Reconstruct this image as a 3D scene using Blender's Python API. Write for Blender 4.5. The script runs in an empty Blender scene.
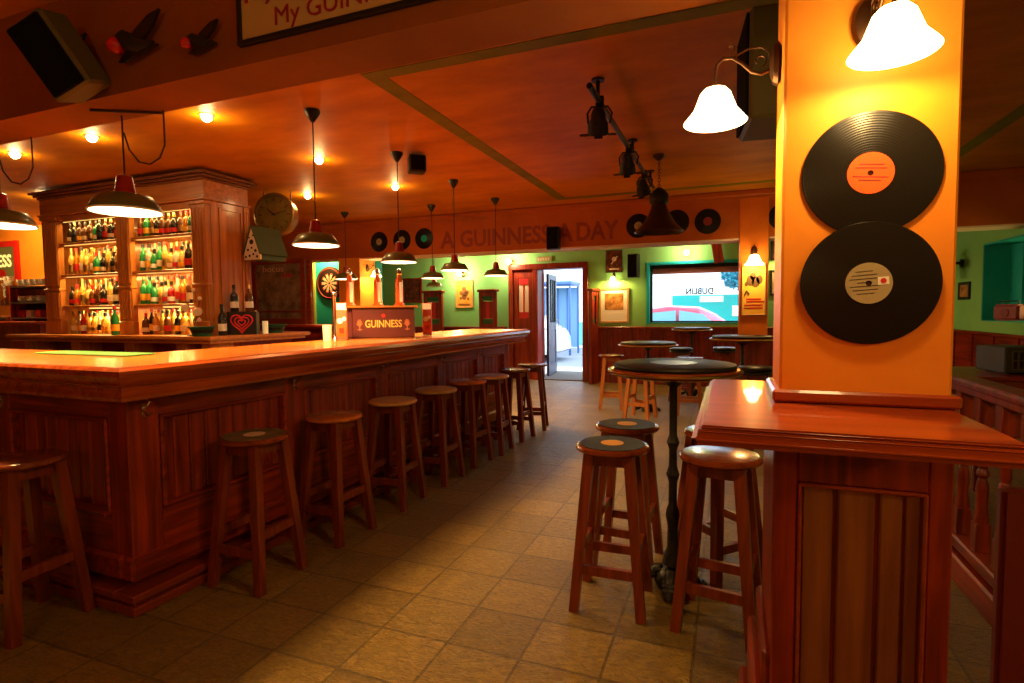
import bpy, bmesh, math, random
from mathutils import Vector, Matrix
random.seed(7)
C = bpy.context.scene.collection
PI = math.pi
R = math.radians

# ------------------------------------------------------------------ materials
def newmat(name):
    m = bpy.data.materials.new(name); m.use_nodes = True
    return m, m.node_tree.nodes, m.node_tree.links, m.node_tree.nodes['Principled BSDF']

def plain(name, col, rough=.5, metal=0., spec=.5, coat=0., emit=None, es=0., alpha=1., trans=0., ior=1.45):
    m, n, l, b = newmat(name)
    b.inputs['Base Color'].default_value = (*col, 1)
    b.inputs['Roughness'].default_value = rough
    b.inputs['Metallic'].default_value = metal
    b.inputs['Specular IOR Level'].default_value = spec
    b.inputs['Coat Weight'].default_value = coat
    b.inputs['Coat Roughness'].default_value = .08
    b.inputs['IOR'].default_value = ior
    b.inputs['Transmission Weight'].default_value = trans
    b.inputs['Alpha'].default_value = alpha
    if emit:
        b.inputs['Emission Color'].default_value = (*emit, 1)
        b.inputs['Emission Strength'].default_value = es
    # a little procedural variation everywhere
    tc = n.new('ShaderNodeTexCoord'); no = n.new('ShaderNodeTexNoise'); no.inputs['Scale'].default_value = 9
    l.new(tc.outputs['Object'], no.inputs['Vector'])
    mr = n.new('ShaderNodeMapRange'); mr.inputs[3].default_value = max(.02, rough-.05); mr.inputs[4].default_value = min(1, rough+.05)
    l.new(no.outputs['Fac'], mr.inputs[0]); l.new(mr.outputs[0], b.inputs['Roughness'])
    return m

def mottled(name, c1, c2, rough=.6, scale=2.2, detail=6, bump=.05, bscale=30, coat=0., stretch=(1,1,1)):
    m, n, l, b = newmat(name)
    tc = n.new('ShaderNodeTexCoord'); mp = n.new('ShaderNodeMapping'); mp.inputs['Scale'].default_value = stretch
    l.new(tc.outputs['Object'], mp.inputs['Vector'])
    no = n.new('ShaderNodeTexNoise'); no.inputs['Scale'].default_value = scale; no.inputs['Detail'].default_value = detail
    no.inputs['Roughness'].default_value = .6
    l.new(mp.outputs[0], no.inputs['Vector'])
    rp = n.new('ShaderNodeValToRGB'); rp.color_ramp.elements[0].position = .32; rp.color_ramp.elements[1].position = .68
    rp.color_ramp.elements[0].color = (*c1, 1); rp.color_ramp.elements[1].color = (*c2, 1)
    l.new(no.outputs['Fac'], rp.inputs[0]); l.new(rp.outputs[0], b.inputs['Base Color'])
    b.inputs['Roughness'].default_value = rough; b.inputs['Coat Weight'].default_value = coat; b.inputs['Specular IOR Level'].default_value = .18
    if bump:
        n2 = n.new('ShaderNodeTexNoise'); n2.inputs['Scale'].default_value = bscale; n2.inputs['Detail'].default_value = 4
        l.new(tc.outputs['Object'], n2.inputs['Vector'])
        bp = n.new('ShaderNodeBump'); bp.inputs['Strength'].default_value = bump; bp.inputs['Distance'].default_value = .01
        l.new(n2.outputs['Fac'], bp.inputs['Height']); l.new(bp.outputs[0], b.inputs['Normal'])
    return m

def wood(name, dark, light, axis=2, rough=.36, coat=.12, scale=1.0, contrast=(.36, .68)):
    """varnished timber, grain running along `axis`"""
    m, n, l, b = newmat(name)
    tc = n.new('ShaderNodeTexCoord'); mp = n.new('ShaderNodeMapping')
    s = [28*scale]*3; s[axis] = 1.6*scale; mp.inputs['Scale'].default_value = s
    l.new(tc.outputs['Object'], mp.inputs['Vector'])
    n0 = n.new('ShaderNodeTexNoise'); n0.inputs['Scale'].default_value = 1.0; n0.inputs['Detail'].default_value = 6; n0.inputs['Distortion'].default_value = .6
    l.new(mp.outputs[0], n0.inputs['Vector'])
    nb = n.new('ShaderNodeTexNoise'); nb.inputs['Scale'].default_value = 2.3; nb.inputs['Detail'].default_value = 2
    l.new(tc.outputs['Object'], nb.inputs['Vector'])
    ad = n.new('ShaderNodeMath'); ad.operation = 'MULTIPLY_ADD'; ad.inputs[1].default_value = .7
    l.new(n0.outputs['Fac'], ad.inputs[0])
    m2 = n.new('ShaderNodeMath'); m2.operation = 'MULTIPLY'; m2.inputs[1].default_value = .3
    l.new(nb.outputs['Fac'], m2.inputs[0]); l.new(m2.outputs[0], ad.inputs[2])
    rp = n.new('ShaderNodeValToRGB'); rp.color_ramp.elements[0].position = contrast[0]; rp.color_ramp.elements[1].position = contrast[1]
    rp.color_ramp.elements[0].color = (*dark, 1); rp.color_ramp.elements[1].color = (*light, 1)
    l.new(ad.outputs[0], rp.inputs[0]); l.new(rp.outputs[0], b.inputs['Base Color'])
    b.inputs['Roughness'].default_value = rough
    b.inputs['Specular IOR Level'].default_value = .35
    b.inputs['Coat Weight'].default_value = coat; b.inputs['Coat Roughness'].default_value = .12
    bp = n.new('ShaderNodeBump'); bp.inputs['Strength'].default_value = .12; bp.inputs['Distance'].default_value = .004
    l.new(n0.outputs['Fac'], bp.inputs['Height']); l.new(bp.outputs[0], b.inputs['Normal'])
    return m

def glow(name, col, s):
    m = bpy.data.materials.new(name); m.use_nodes = True
    n, l = m.node_tree.nodes, m.node_tree.links
    n.clear(); o = n.new('ShaderNodeOutputMaterial'); e = n.new('ShaderNodeEmission')
    e.inputs[0].default_value = (*col, 1); e.inputs[1].default_value = s
    l.new(e.outputs[0], o.inputs[0])
    return m

def clear_glass(name, tint=(1,1,1), gloss=.08):
    m = bpy.data.materials.new(name); m.use_nodes = True
    n, l = m.node_tree.nodes, m.node_tree.links
    n.clear(); o = n.new('ShaderNodeOutputMaterial'); t = n.new('ShaderNodeBsdfTransparent'); g = n.new('ShaderNodeBsdfGlossy')
    t.inputs[0].default_value = (*tint, 1); g.inputs['Roughness'].default_value = .03
    fr = n.new('ShaderNodeFresnel'); fr.inputs[0].default_value = 1.45
    mx = n.new('ShaderNodeMixShader')
    l.new(fr.outputs[0], mx.inputs[0]); l.new(t.outputs[0], mx.inputs[1]); l.new(g.outputs[0], mx.inputs[2]); l.new(mx.outputs[0], o.inputs[0])
    return m

def floor_material():
    m, n, l, b = newmat('slate_floor_tiles')
    tc = n.new('ShaderNodeTexCoord'); mp = n.new('ShaderNodeMapping')
    mp.inputs['Location'].default_value = (1.057+.314*40, -1.935+.291*40, 0)
    l.new(tc.outputs['Object'], mp.inputs['Vector'])
    br = n.new('ShaderNodeTexBrick'); br.offset = 0; br.squash = 1
    br.inputs['Scale'].default_value = 1; br.inputs['Brick Width'].default_value = .314; br.inputs['Row Height'].default_value = .291
    br.inputs['Mortar Size'].default_value = .006; br.inputs['Mortar Smooth'].default_value = .2; br.inputs['Bias'].default_value = 0
    br.inputs['Color1'].default_value = (.215, .132, .018, 1); br.inputs['Color2'].default_value = (.33, .205, .030, 1); br.inputs['Mortar'].default_value = (.15, .092, .024, 1)
    l.new(mp.outputs[0], br.inputs['Vector'])
    no = n.new('ShaderNodeTexNoise'); no.inputs['Scale'].default_value = 14; no.inputs['Detail'].default_value = 8; no.inputs['Roughness'].default_value = .65
    l.new(tc.outputs['Object'], no.inputs['Vector'])
    mx = n.new('ShaderNodeMix'); mx.data_type = 'RGBA'; mx.blend_type = 'MULTIPLY'; mx.inputs[0].default_value = .55
    rp = n.new('ShaderNodeValToRGB'); rp.color_ramp.elements[0].position = .3; rp.color_ramp.elements[1].position = .7
    rp.color_ramp.elements[0].color = (.55, .5, .45, 1); rp.color_ramp.elements[1].color = (1.15, 1.1, 1.0, 1)
    l.new(no.outputs['Fac'], rp.inputs[0]); l.new(br.outputs['Color'], mx.inputs[6]); l.new(rp.outputs[0], mx.inputs[7])
    l.new(mx.outputs[2], b.inputs['Base Color'])
    # cleft slate relief + sunk joints
    mp2 = n.new('ShaderNodeMapping'); mp2.inputs['Rotation'].default_value = (0, 0, .7); mp2.inputs['Scale'].default_value = (9, 22, 9)
    l.new(tc.outputs['Object'], mp2.inputs['Vector'])
    n2 = n.new('ShaderNodeTexNoise'); n2.inputs['Scale'].default_value = 2.6; n2.inputs['Detail'].default_value = 10; n2.inputs['Roughness'].default_value = .62; n2.inputs['Distortion'].default_value = 1.6
    l.new(mp2.outputs[0], n2.inputs['Vector'])
    r2 = n.new('ShaderNodeValToRGB'); r2.color_ramp.elements[0].position = .36; r2.color_ramp.elements[1].position = .58
    r2.color_ramp.elements[0].color = (.50, .46, .42, 1); r2.color_ramp.elements[1].color = (1.08, 1.06, 1.04, 1)
    m3 = n.new('ShaderNodeMix'); m3.data_type = 'RGBA'; m3.blend_type = 'MULTIPLY'; m3.inputs[0].default_value = .8
    l.new(n2.outputs['Fac'], r2.inputs[0]); l.new(mx.outputs[2], m3.inputs[6]); l.new(r2.outputs[0], m3.inputs[7]); l.new(m3.outputs[2], b.inputs['Base Color'])
    sb = n.new('ShaderNodeMath'); sb.operation = 'SUBTRACT'
    l.new(n2.outputs['Fac'], sb.inputs[0]); l.new(br.outputs['Fac'], sb.inputs[1])
    bp = n.new('ShaderNodeBump'); bp.inputs['Strength'].default_value = 1.0; bp.inputs['Distance'].default_value = .02
    l.new(sb.outputs[0], bp.inputs['Height']); l.new(bp.outputs[0], b.inputs['Normal'])
    mr = n.new('ShaderNodeMapRange'); mr.inputs[3].default_value = .26; mr.inputs[4].default_value = .48
    l.new(no.outputs['Fac'], mr.inputs[0]); l.new(mr.outputs[0], b.inputs['Roughness'])
    return m

def vinyl_material():
    m, n, l, b = newmat('vinyl_grooves')
    b.inputs['Base Color'].default_value = (.010, .008, .006, 1); b.inputs['Roughness'].default_value = .24
    b.inputs['Specular IOR Level'].default_value = .22
    tc = n.new('ShaderNodeTexCoord'); w = n.new('ShaderNodeTexWave'); w.wave_type = 'RINGS'; w.rings_direction = 'Z'
    w.inputs['Scale'].default_value = 55; w.inputs['Detail'].default_value = 1
    l.new(tc.outputs['Object'], w.inputs['Vector'])
    bp = n.new('ShaderNodeBump'); bp.inputs['Strength'].default_value = .10; bp.inputs['Distance'].default_value = .002
    l.new(w.outputs['Fac'], bp.inputs['Height']); l.new(bp.outputs[0], b.inputs['Normal'])
    return m

M = {}
M['floor'] = floor_material()
M['vinyl'] = vinyl_material()
M['ceiling'] = mottled('orange_ceiling_wash', (.40, .128, .002), (.64, .24, .006), .55, 1.3, 7, .04, stretch=(1, 2.2, 1))
M['beam'] = mottled('rust_paint', (.38, .085, .008), (.50, .12, .012), .6, 2.0)
M['pillar'] = mottled('amber_paint', (.74, .225, .018), (.86, .30, .03), .42, 3.0, 6, .06, 18)
M['green'] = mottled('green_wall_paint', (.22, .56, .16), (.28, .64, .20), .6, 1.5)
M['cyan'] = mottled('turquoise_paint', (.01, .42, .42), (.02, .52, .50), .6, 2)
M['cream'] = mottled('cream_paint', (.70, .52, .33), (.80, .62, .42), .6, 2)
M['lime'] = mottled('lime_paint', (.42, .66, .12), (.5, .74, .18), .6, 2)
M['stripe'] = mottled('olive_stripe_paint', (.13, .14, .008), (.20, .19, .012), .6, 6)
M['orange_wall'] = mottled('orange_wall_paint', (.72, .24, .02), (.85, .32, .03), .6, 2)
W1, W2 = (.095, .008, .002), (.36, .036, .006)
M['wood'] = wood('mahogany_upright', W1, W2, 2)
M['wood_x'] = wood('mahogany_cross', W1, W2, 0)
M['wood_y'] = wood('mahogany_long', W1, W2, 1)
M['top_wood'] = wood('bar_top_varnish', (.20, .046, .005), (.40, .115, .012), 0, .26, .25)
M['ledge_wood'] = wood('ledge_varnish', (.24, .028, .006), (.42, .07, .010), 0, .3, .6)
M['ledge_wood'].node_tree.nodes['Principled BSDF'].inputs['Coat Roughness'].default_value = .04
M['plank'] = wood('brown_planks', (.16, .042, .010), (.33, .108, .026), 2, .35, .25)
M['cab_wood'] = wood('honey_upright', (.32, .095, .016), (.56, .20, .038), 2, .35, .3)
M['cab_wood_x'] = wood('honey_cross', (.32, .095, .016), (.56, .20, .038), 0, .35, .3)
M['stool_wood'] = wood('stool_timber', (.10, .013, .004), (.26, .042, .010), 2, .34, .2)
M['stool_wood_far'] = wood('stool_timber_pale', (.30, .085, .02), (.48, .16, .04), 2, .4, .2)
M['seat_wood'] = wood('seat_timber', (.12, .020, .005), (.30, .064, .014), 0, .17, .1)
M['seat_lamp_shine'] = wood('seat_timber_lamp_shine', (.46, .25, .10), (.72, .46, .21), 0, .3, .3)  # pale tone stands in for pendant shine on the seats
M['seat_orange'] = wood('seat_timber_orange', (.36, .09, .018), (.62, .19, .04), 0, .26, .3)  # orange timber lightened to imitate pendant shine
M['sheen_inlay'] = mottled('grey_sheen_inlay', (.10, .08, .04), (.22, .17, .09), .4, 12, 5, 0)  # grey stands in for sheen on a black record seat
M['black'] = plain('black_enamel', (.012, .010, .009), .35)
M['blackmatt'] = plain('black_matt', (.014, .011, .009), .7)
M['iron'] = mottled('cast_iron', (.010, .009, .008), (.03, .024, .02), .38, 30, 4, .3, 60)
M['bronze'] = plain('aged_bronze', (.10, .045, .018), .35, .8)
M['brass'] = plain('brass', (.62, .40, .13), .3, 1.)
M['chrome'] = plain('chrome', (.75, .72, .68), .15, 1.)
M['olive'] = plain('olive_enamel', (.12, .115, .03), .35, .0, .4, .15)
M['red_enamel'] = plain('red_enamel', (.33, .014, .008), .3, 0, .5, .4)
M['white_in'] = plain('white_enamel_inside', (.85, .80, .70), .4)
M['cord'] = plain('dark_cord', (.05, .012, .006), .6)
M['inlay'] = plain('dull_black_inlay', (.012, .009, .007), .5, 0, .22)
M['lab_orange'] = mottled('orange_paper_label', (.70, .085, .012), (.80, .11, .018), .5, 4)
M['lab_grey'] = mottled('grey_paper_label', (.34, .27, .15), (.42, .34, .19), .5, 4)
M['lab_yellow'] = plain('yellow_paper_label', (.80, .36, .02), .5)
M['lab_pale'] = plain('pale_paper_label', (.75, .55, .38), .5)
M['lab_green'] = plain('green_paper_label', (.10, .42, .16), .5)
M['red'] = plain('red_paint', (.55, .015, .012), .45)
M['darkred'] = plain('dark_red_paint', (.24, .016, .010), .5)
M['white'] = plain('white_paper', (.82, .79, .72), .5)
M['cloth_green'] = plain('green_felt', (.02, .11, .05), .8)
M['cream_sign'] = mottled('aged_cream_sign', (.52, .33, .13), (.60, .40, .17), .6, 2)
M['letter_red'] = plain('sign_red_lettering', (.33, .012, .012), .55)
M['letter_rust'] = plain('beam_lettering', (.25, .035, .010), .6)
M['gold'] = plain('gold_lettering', (.80, .50, .12), .4)
M['gold_glow'] = plain('lit_gold_lettering', (.8, .6, .15), .4, emit=(1, .72, .2), es=.5)
M['tapbox'] = plain('plum_panel', (.10, .020, .024), .3, coat=.4)
M['glass'] = clear_glass('window_glass')
M['tumbler'] = clear_glass('tumbler_glass', (.93, .93, .90))
M['mirror'] = mottled('painted_reflections', (.16, .12, .06), (.46, .36, .22), .2, 5, 3, 0, coat=.7)  # mottled brown-grey stands in for the mirror's reflections
M['print_dark'] = mottled('dark_print', (.03, .012, .006), (.22, .06, .02), .4, 14, 5, 0)
M['print_sepia'] = mottled('sepia_print', (.10, .045, .015), (.75, .35, .10), .5, 10, 6, 0)
M['print_orange'] = mottled('orange_poster', (.72, .30, .03), (.85, .42, .06), .5, 5, 3, 0)
M['print_yellow'] = mottled('yellow_poster', (.85, .42, .04), (.9, .52, .08), .5, 4, 3, 0)
M['print_pale'] = mottled('pale_print', (.45, .30, .16), (.75, .55, .32), .5, 12, 5, 0)
M['frame_gold'] = plain('pale_wood_frame', (.60, .33, .12), .4)
WARM = (1.0, .57, .17)
M['shade_glow'] = glow('lit_opal_glass', (1, .68, .28), 9)
M['bulb_glow'] = glow('lit_bulb', (1, .74, .36), 40)
M['pend_glow'] = glow('lit_lamp_mouth', (1, .78, .42), 5)
M['strip_glow'] = glow('shelf_light', (1, .60, .14), .7)
M['pale_added_glow'] = plain('added_glow_card', (.9, .78, .5), .5, emit=(1, .7, .3), es=.12)  # emission added; the cards and paper labels are no lamps
M['sign_glow'] = plain('lit_dark_sign', (.05, .055, .02), .4, emit=(.3, .2, .03), es=.12)

# ------------------------------------------------------------------ mesh helpers
def nb(): return bmesh.new()

_bx = [0]
def box(bm, x0, x1, y0, y1, z0, z1, bev=0., mat=None, seg=1):
    _bx[0] += 1; e = .00008*(_bx[0] % 5)
    if min(abs(x1-x0), abs(y1-y0), abs(z1-z0)) > .004: x0, x1, y0, y1, z0, z1 = min(x0, x1)+e, max(x0, x1)-e, min(y0, y1)+e, max(y0, y1)-e, min(z0, z1)+e, max(z0, z1)-e
    r = bmesh.ops.create_cube(bm, size=1)
    vs = r['verts']
    bmesh.ops.scale(bm, vec=(abs(x1-x0), abs(y1-y0), abs(z1-z0)), verts=vs)
    bmesh.ops.translate(bm, vec=((x0+x1)/2, (y0+y1)/2, (z0+z1)/2), verts=vs)
    if bev > 0:
        es = list({e for v in vs for e in v.link_edges})
        rr = bmesh.ops.bevel(bm, geom=es, offset=min(bev, .45*min(abs(x1-x0), abs(y1-y0), abs(z1-z0))), segments=seg, affect='EDGES', clamp_overlap=True)
        vs = list({v for f in rr['faces'] for v in f.verts} | {v for v in vs if v.is_valid})
    if mat is not None: bmesh.ops.transform(bm, matrix=mat, verts=vs)
    return bm

def bar(bm, p0, p1, w, d, w1=None, d1=None, up=(0, 0, 1)):
    p0, p1 = Vector(p0), Vector(p1); ax = (p1-p0).normalized(); u = Vector(up)
    if abs(ax.dot(u)) > .98: u = Vector((0, 1, 0))
    s = ax.cross(u).normalized(); t = s.cross(ax).normalized()
    w1 = w if w1 is None else w1; d1 = d if d1 is None else d1
    vs = []
    for p, a, b in ((p0, w, d), (p1, w1, d1)):
        for i, j in ((-1, -1), (1, -1), (1, 1), (-1, 1)):
            vs.append(bm.verts.new(p + s*i*a/2 + t*j*b/2))
    for f in ((3, 2, 1, 0), (4, 5, 6, 7), (0, 1, 5, 4), (1, 2, 6, 5), (2, 3, 7, 6), (3, 0, 4, 7)):
        bm.faces.new([vs[i] for i in f])
    return bm

def lathe(bm, prof, seg=24, mat=None, close=True):
    rings, allv = [], []
    for r, z in prof:
        if r < 1e-5: ring = [bm.verts.new((0, 0, z))]
        else: ring = [bm.verts.new((r*math.cos(2*PI*i/seg), r*math.sin(2*PI*i/seg), z)) for i in range(seg)]
        rings.append(ring); allv += ring
    for a, b in zip(rings, rings[1:]):
        if len(a) == 1 and len(b) == 1: continue
        for i in range(seg):
            j = (i+1) % seg
            if len(a) == 1: bm.faces.new((a[0], b[j], b[i]))
            elif len(b) == 1: bm.faces.new((a[i], a[j], b[0]))
            else: bm.faces.new((a[i], a[j], b[j], b[i]))
    if mat is not None: bmesh.ops.transform(bm, matrix=mat, verts=allv)
    return bm

def tube(bm, pts, r, seg=8, cap=True):
    pts = [Vector(p) for p in pts]; rings = []
    prev = None
    for i, p in enumerate(pts):
        a = pts[max(0, i-1)]; b = pts[min(len(pts)-1, i+1)]
        t = (b-a).normalized()
        if prev is None:
            u = Vector((0, 0, 1)) if abs(t.z) < .9 else Vector((1, 0, 0))
            n1 = t.cross(u).normalized()
        else:
            n1 = (prev - t*prev.dot(t)).normalized()
        prev = n1; n2 = t.cross(n1)
        rr = r[i] if isinstance(r, (list, tuple)) else r
        rings.append([bm.verts.new(p + (n1*math.cos(2*PI*k/seg) + n2*math.sin(2*PI*k/seg))*rr) for k in range(seg)])
    for a, b in zip(rings, rings[1:]):
        for k in range(seg):
            bm.faces.new((a[k], a[(k+1) % seg], b[(k+1) % seg], b[k]))
    if cap:
        bm.faces.new(rings[0][::-1]); bm.faces.new(rings[-1])
    return bm

def prism(bm, pts, z0, z1, mat=None):
    a = [bm.verts.new((x, y, z0)) for x, y in pts]; b = [bm.verts.new((x, y, z1)) for x, y in pts]
    n = len(pts)
    bm.faces.new(a[::-1]); bm.faces.new(b)
    for i in range(n): bm.faces.new((a[i], a[(i+1) % n], b[(i+1) % n], b[i]))
    if mat is not None: bmesh.ops.transform(bm, matrix=mat, verts=a+b)
    return bm

def obj(name, bm, m, parent=None, smooth=None, loc=(0, 0, 0), rot=(0, 0, 0)):
    bmesh.ops.recalc_face_normals(bm, faces=bm.faces)
    me = bpy.data.meshes.new(name); bm.to_mesh(me); bm.free()
    if m is not None: me.materials.append(M[m] if isinstance(m, str) else m)
    if smooth is not None:
        for p in me.polygons: p.use_smooth = True
        me.set_sharp_from_angle(angle=R(smooth))
    o = bpy.data.objects.new(name, me); C.objects.link(o)
    o.location = loc; o.rotation_euler = rot
    if parent: o.parent = parent
    return o

def tag(o, label, cat, group=None, kind=None):
    o['label'] = label; o['category'] = cat
    if group: o['group'] = group
    if kind: o['kind'] = kind
    return o

def thing(name, label, cat, loc=(0, 0, 0), rot=(0, 0, 0), group=None):
    o = bpy.data.objects.new(name, None); C.objects.link(o)
    o.empty_display_size = .1; o.location = loc
    o.rotation_euler = rot if isinstance(rot, (tuple, list)) else (0, 0, rot)
    return tag(o, label, cat, group)

def struct(name, bm, m, label=None, parent=None, **k):
    o = obj(name, bm, m, parent, **k)
    if parent is None: o['kind'] = 'structure'
    return o

def children(o): return [c for c in o.children]
def copy_tree(o, parent=None):
    c = o.copy(); C.objects.link(c)
    if parent: c.parent = parent
    for ch in children(o): copy_tree(ch, c)
    return c
def dup(o, label, loc=None, rot=None, group=None):
    c = copy_tree(o); c['label'] = label
    if loc is not None: c.location = loc
    if rot is not None: c.rotation_euler = rot if isinstance(rot, (tuple, list)) else (0, 0, rot)
    if group: c['group'] = group
    return c

def text(name, body, m, parent=None, width=None, height=.1, depth=.004, loc=(0, 0, 0), rot=(R(90), 0, 0), bold=0., shear=0., mirror=False):
    cu = bpy.data.curves.new(name, 'FONT'); cu.body = body; cu.size = 1; cu.offset = bold; cu.shear = shear
    cu.align_x = 'CENTER'; cu.align_y = 'CENTER'; cu.resolution_u = 3; cu.extrude = .5
    t = bpy.data.objects.new(name+'_curve', cu); C.objects.link(t)
    dg = bpy.context.evaluated_depsgraph_get(); dg.update()
    me = bpy.data.meshes.new_from_object(t.evaluated_get(dg)); bpy.data.objects.remove(t)
    me.name = name
    xs = [v.co.x for v in me.vertices]; ys = [v.co.y for v in me.vertices]
    w, h = max(xs)-min(xs), max(ys)-min(ys); cx, cy = (max(xs)+min(xs))/2, (max(ys)+min(ys))/2
    sy = height/h; sx = (width/w) if width else sy
    for v in me.vertices: v.co = ((v.co.x-cx)*sx*(-1 if mirror else 1), (v.co.y-cy)*sy, v.co.z*depth)
    if mirror: me.flip_normals()
    me.materials.clear(); me.materials.append(M[m])
    o = bpy.data.objects.new(name, me); C.objects.link(o); o.location = loc; o.rotation_euler = rot
    if parent: o.parent = parent
    return o

def lamp(kind, loc, power, col=WARM, size=.03, rot=None, spot=None, blend=.5, name='lamp_light'):
    d = bpy.data.lights.new(name, kind); d.energy = power; d.color = col
    if kind in ('POINT', 'SPOT'): d.shadow_soft_size = size
    if kind == 'SPOT': d.spot_size = R(spot or 100); d.spot_blend = blend
    o = bpy.data.objects.new(name, d); C.objects.link(o); o.location = loc
    if rot: o.rotation_euler = rot
    return o

# ------------------------------------------------------------------ camera
cam = bpy.data.cameras.new('camera'); cam.sensor_width = 36; cam.sensor_fit = 'HORIZONTAL'; cam.lens = 553.7/1024*36
cam.clip_start = .05; cam.clip_end = 200
co = bpy.data.objects.new('camera', cam); C.objects.link(co)
yaw, pit, rol = 0.374473726, 0.0554307615, -0.00987965042
cy, sy, cp, sp = math.cos(yaw), math.sin(yaw), math.cos(pit), math.sin(pit)
f = Vector((-sy*cp, cy*cp, -sp)); r = Vector((cy, sy, 0)); u = r.cross(f)
r2 = r*math.cos(rol) + u*math.sin(rol); u2 = -r*math.sin(rol) + u*math.cos(rol)
mt = Matrix((r2, u2, -f)).transposed().to_4x4(); mt.translation = (0, 0, 1.35)
co.matrix_world = mt
bpy.context.scene.camera = co

CZ = 2.75
# ------------------------------------------------------------------ the room
bm = nb(); box(bm, -13, 4.2, -3, 10.95, -.12, 0); struct('floor', bm, 'floor')
bm = nb(); box(bm, -13, 4.2, -3, 10.6, CZ, CZ+.12); struct('ceiling', bm, 'ceiling')
bm = nb()
for x0, x1, y0, y1 in ((-2.04, -1.92, 2.79, 6.85), (1.88, 2.0, 2.79, 6.85), (-1.92, 1.88, 2.79, 2.89), (-1.92, 1.88, 6.75, 6.85)):
    box(bm, x0, x1, y0, y1, CZ-.004, CZ+.002)
struct('trim_1', bm, 'stripe')
# back wall with door and window openings
WY = 10.2
bm = nb()
box(bm, -13, -4.02, WY, WY+.3, 0, CZ); box(bm, -4.02, -2.47, WY, WY+.3, 2.20, CZ); box(bm, -2.47, -1.37, WY, WY+.3, 0, CZ)
box(bm, -1.37, .42, WY, WY+.3, 0, 1.10); box(bm, -1.37, .42, WY, WY+.3, 2.16, CZ); box(bm, .42, 3.4, WY, WY+.3, 0, CZ)
struct('wall_back', bm, 'green')
bm = nb()   # right wall with a deep window recess
box(bm, 2.9, 3.4, 8.52, WY, 0, CZ); box(bm, 2.9, 3.4, 5.9, 8.52, 0, 1.17); box(bm, 2.9, 3.4, 5.9, 8.52, 2.11, CZ); box(bm, 2.9, 3.4, -3, 5.9, 0, CZ)
struct('wall_right', bm, 'green')
bm = nb(); box(bm, 2.905, 3.4, 8.50, 8.525, 1.17, 2.11); box(bm, 2.905, 3.4, 5.895, 5.92, 1.17, 2.11); box(bm, 2.905, 3.4, 5.9, 8.52, 2.09, 2.112); box(bm, 3.16, 3.4, 8.18, 8.5, 1.17, 2.1)
box(bm, 2.905, 3.4, 5.9, 8.52, 1.165, 1.18)
struct('trim_2', bm, 'cyan')
bm = nb(); box(bm, -13.1, -13, -3, WY+.3, 0, CZ); struct('wall_left', bm, 'orange_wall')
bm = nb(); box(bm, -13, 4.2, -3.1, -3, 0, CZ); struct('wall_front', bm, 'orange_wall')
bm = nb(); box(bm, 3.4, 3.5, -3, WY+.3, 0, CZ); 
bm.free()
# near downstand beam and far beam
bm = nb(); box(bm, -12.98, 3.0, 1.634, 1.86, 2.287, CZ+.01); struct('beam', bm, mottled('shaded_beam_paint', (.24, .07, .012), (.34, .10, .016), .6, 2.0))  # darker than the far beam: its unlit look is put into the paint
bm = nb(); box(bm, -12.98, 2.95, 7.2, 7.56, 2.19, CZ+.01); struct('beam', bm, 'beam')
bm = nb(); box(bm, -5.36, 2.9, 7.21, 7.56, 2.172, 2.189); struct('trim_3', bm, 'cream')  # pale colour paints in the lit underside of the beam
bm = nb(); box(bm, -12.9, 2.9, 7.17, 7.2, CZ-.07, CZ-.001, .012); box(bm, -12.9, 2.9, 7.185, 7.2, CZ-.1, CZ-.07); struct('trim_4', bm, 'beam')
# pillars
bm = nb(); box(bm, .1157, .4645, 1.50, 1.73, 1.125, CZ, .006); struct('pillar', bm, 'pillar')
bm = nb(); box(bm, .10, .42, 7.19, 7.56, 0, CZ, .006); struct('pillar', bm, mottled('red_orange_paint', (.66, .15, .010), (.78, .20, .016), .5, 3.0))
bm = nb(); box(bm, .075, .445, 7.165, 7.585, 0, 1.0, .01); box(bm, .055, .465, 7.145, 7.6, 0, .14, .01); struct('trim_5', bm, 'wood')
bm = nb(); box(bm, -5.76, -5.36, 7.19, 7.6, 0, 2.2, .006); struct('pillar', bm, 'orange_wall')
# wall closing the dart nook on the left, mirror-door wall
bm = nb(); box(bm, -13, -6.43, 7.21, 7.24, 0, 2.2); struct('wall_bar_side', bm, 'beam')
bm = nb(); box(bm, -8, -5.5, 7.9, 8.0, 0, 2.6); struct('wall_nook', bm, 'cyan')
bm = nb(); box(bm, -7.3, -6.83, 7.87, 7.9, 0, 2.3); struct('trim_6', bm, 'lime')
# wall far left behind the bottle cabinet
bm = nb(); box(bm, -13, -8.0, 5.4, 5.5, 0, CZ); struct('wall_coffee_side', bm, 'orange_wall')
# wainscot on the back wall
def wains(name, x0, x1, y=WY, h=1.0):
    bm = nb(); n = max(1, round((x1-x0)/.75)); w = (x1-x0)/n
    box(bm, x0, x1, y-.03, y, 0, h)
    box(bm, x0, x1, y-.075, y-.001, h, h+.04, .01); box(bm, x0, x1, y-.05, y-.029, 0, .16, .008)
    for i in range(n):
        a = x0+i*w; box(bm, a, a+.08, y-.045, y-.028, .16, h); box(bm, a, a+w, y-.043, y-.028, h-.128, h-.001); 
        k = a+.08
        while k < a+w-.03: box(bm, k, min(k+.085, a+w), y-.036, y-.028, .16, h-.13, .004); k += .092
    box(bm, x1-.06, x1, y-.045, y-.028, .16, h)
    struct(name, bm, 'wood')
wains('trim_8', -2.40, 2.88); wains('trim_9', -9.0, -4.1)
bm = nb()
box(bm, 2.86, 2.9, 2.5, WY-.08, 0, 1.0); box(bm, 2.82, 2.9, 2.5, WY-.08, 1.0, 1.04, .01)
for i in range(12): box(bm, 2.845, 2.862, 2.6+i*.6, 2.7+i*.6, .1, 1.0)
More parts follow.
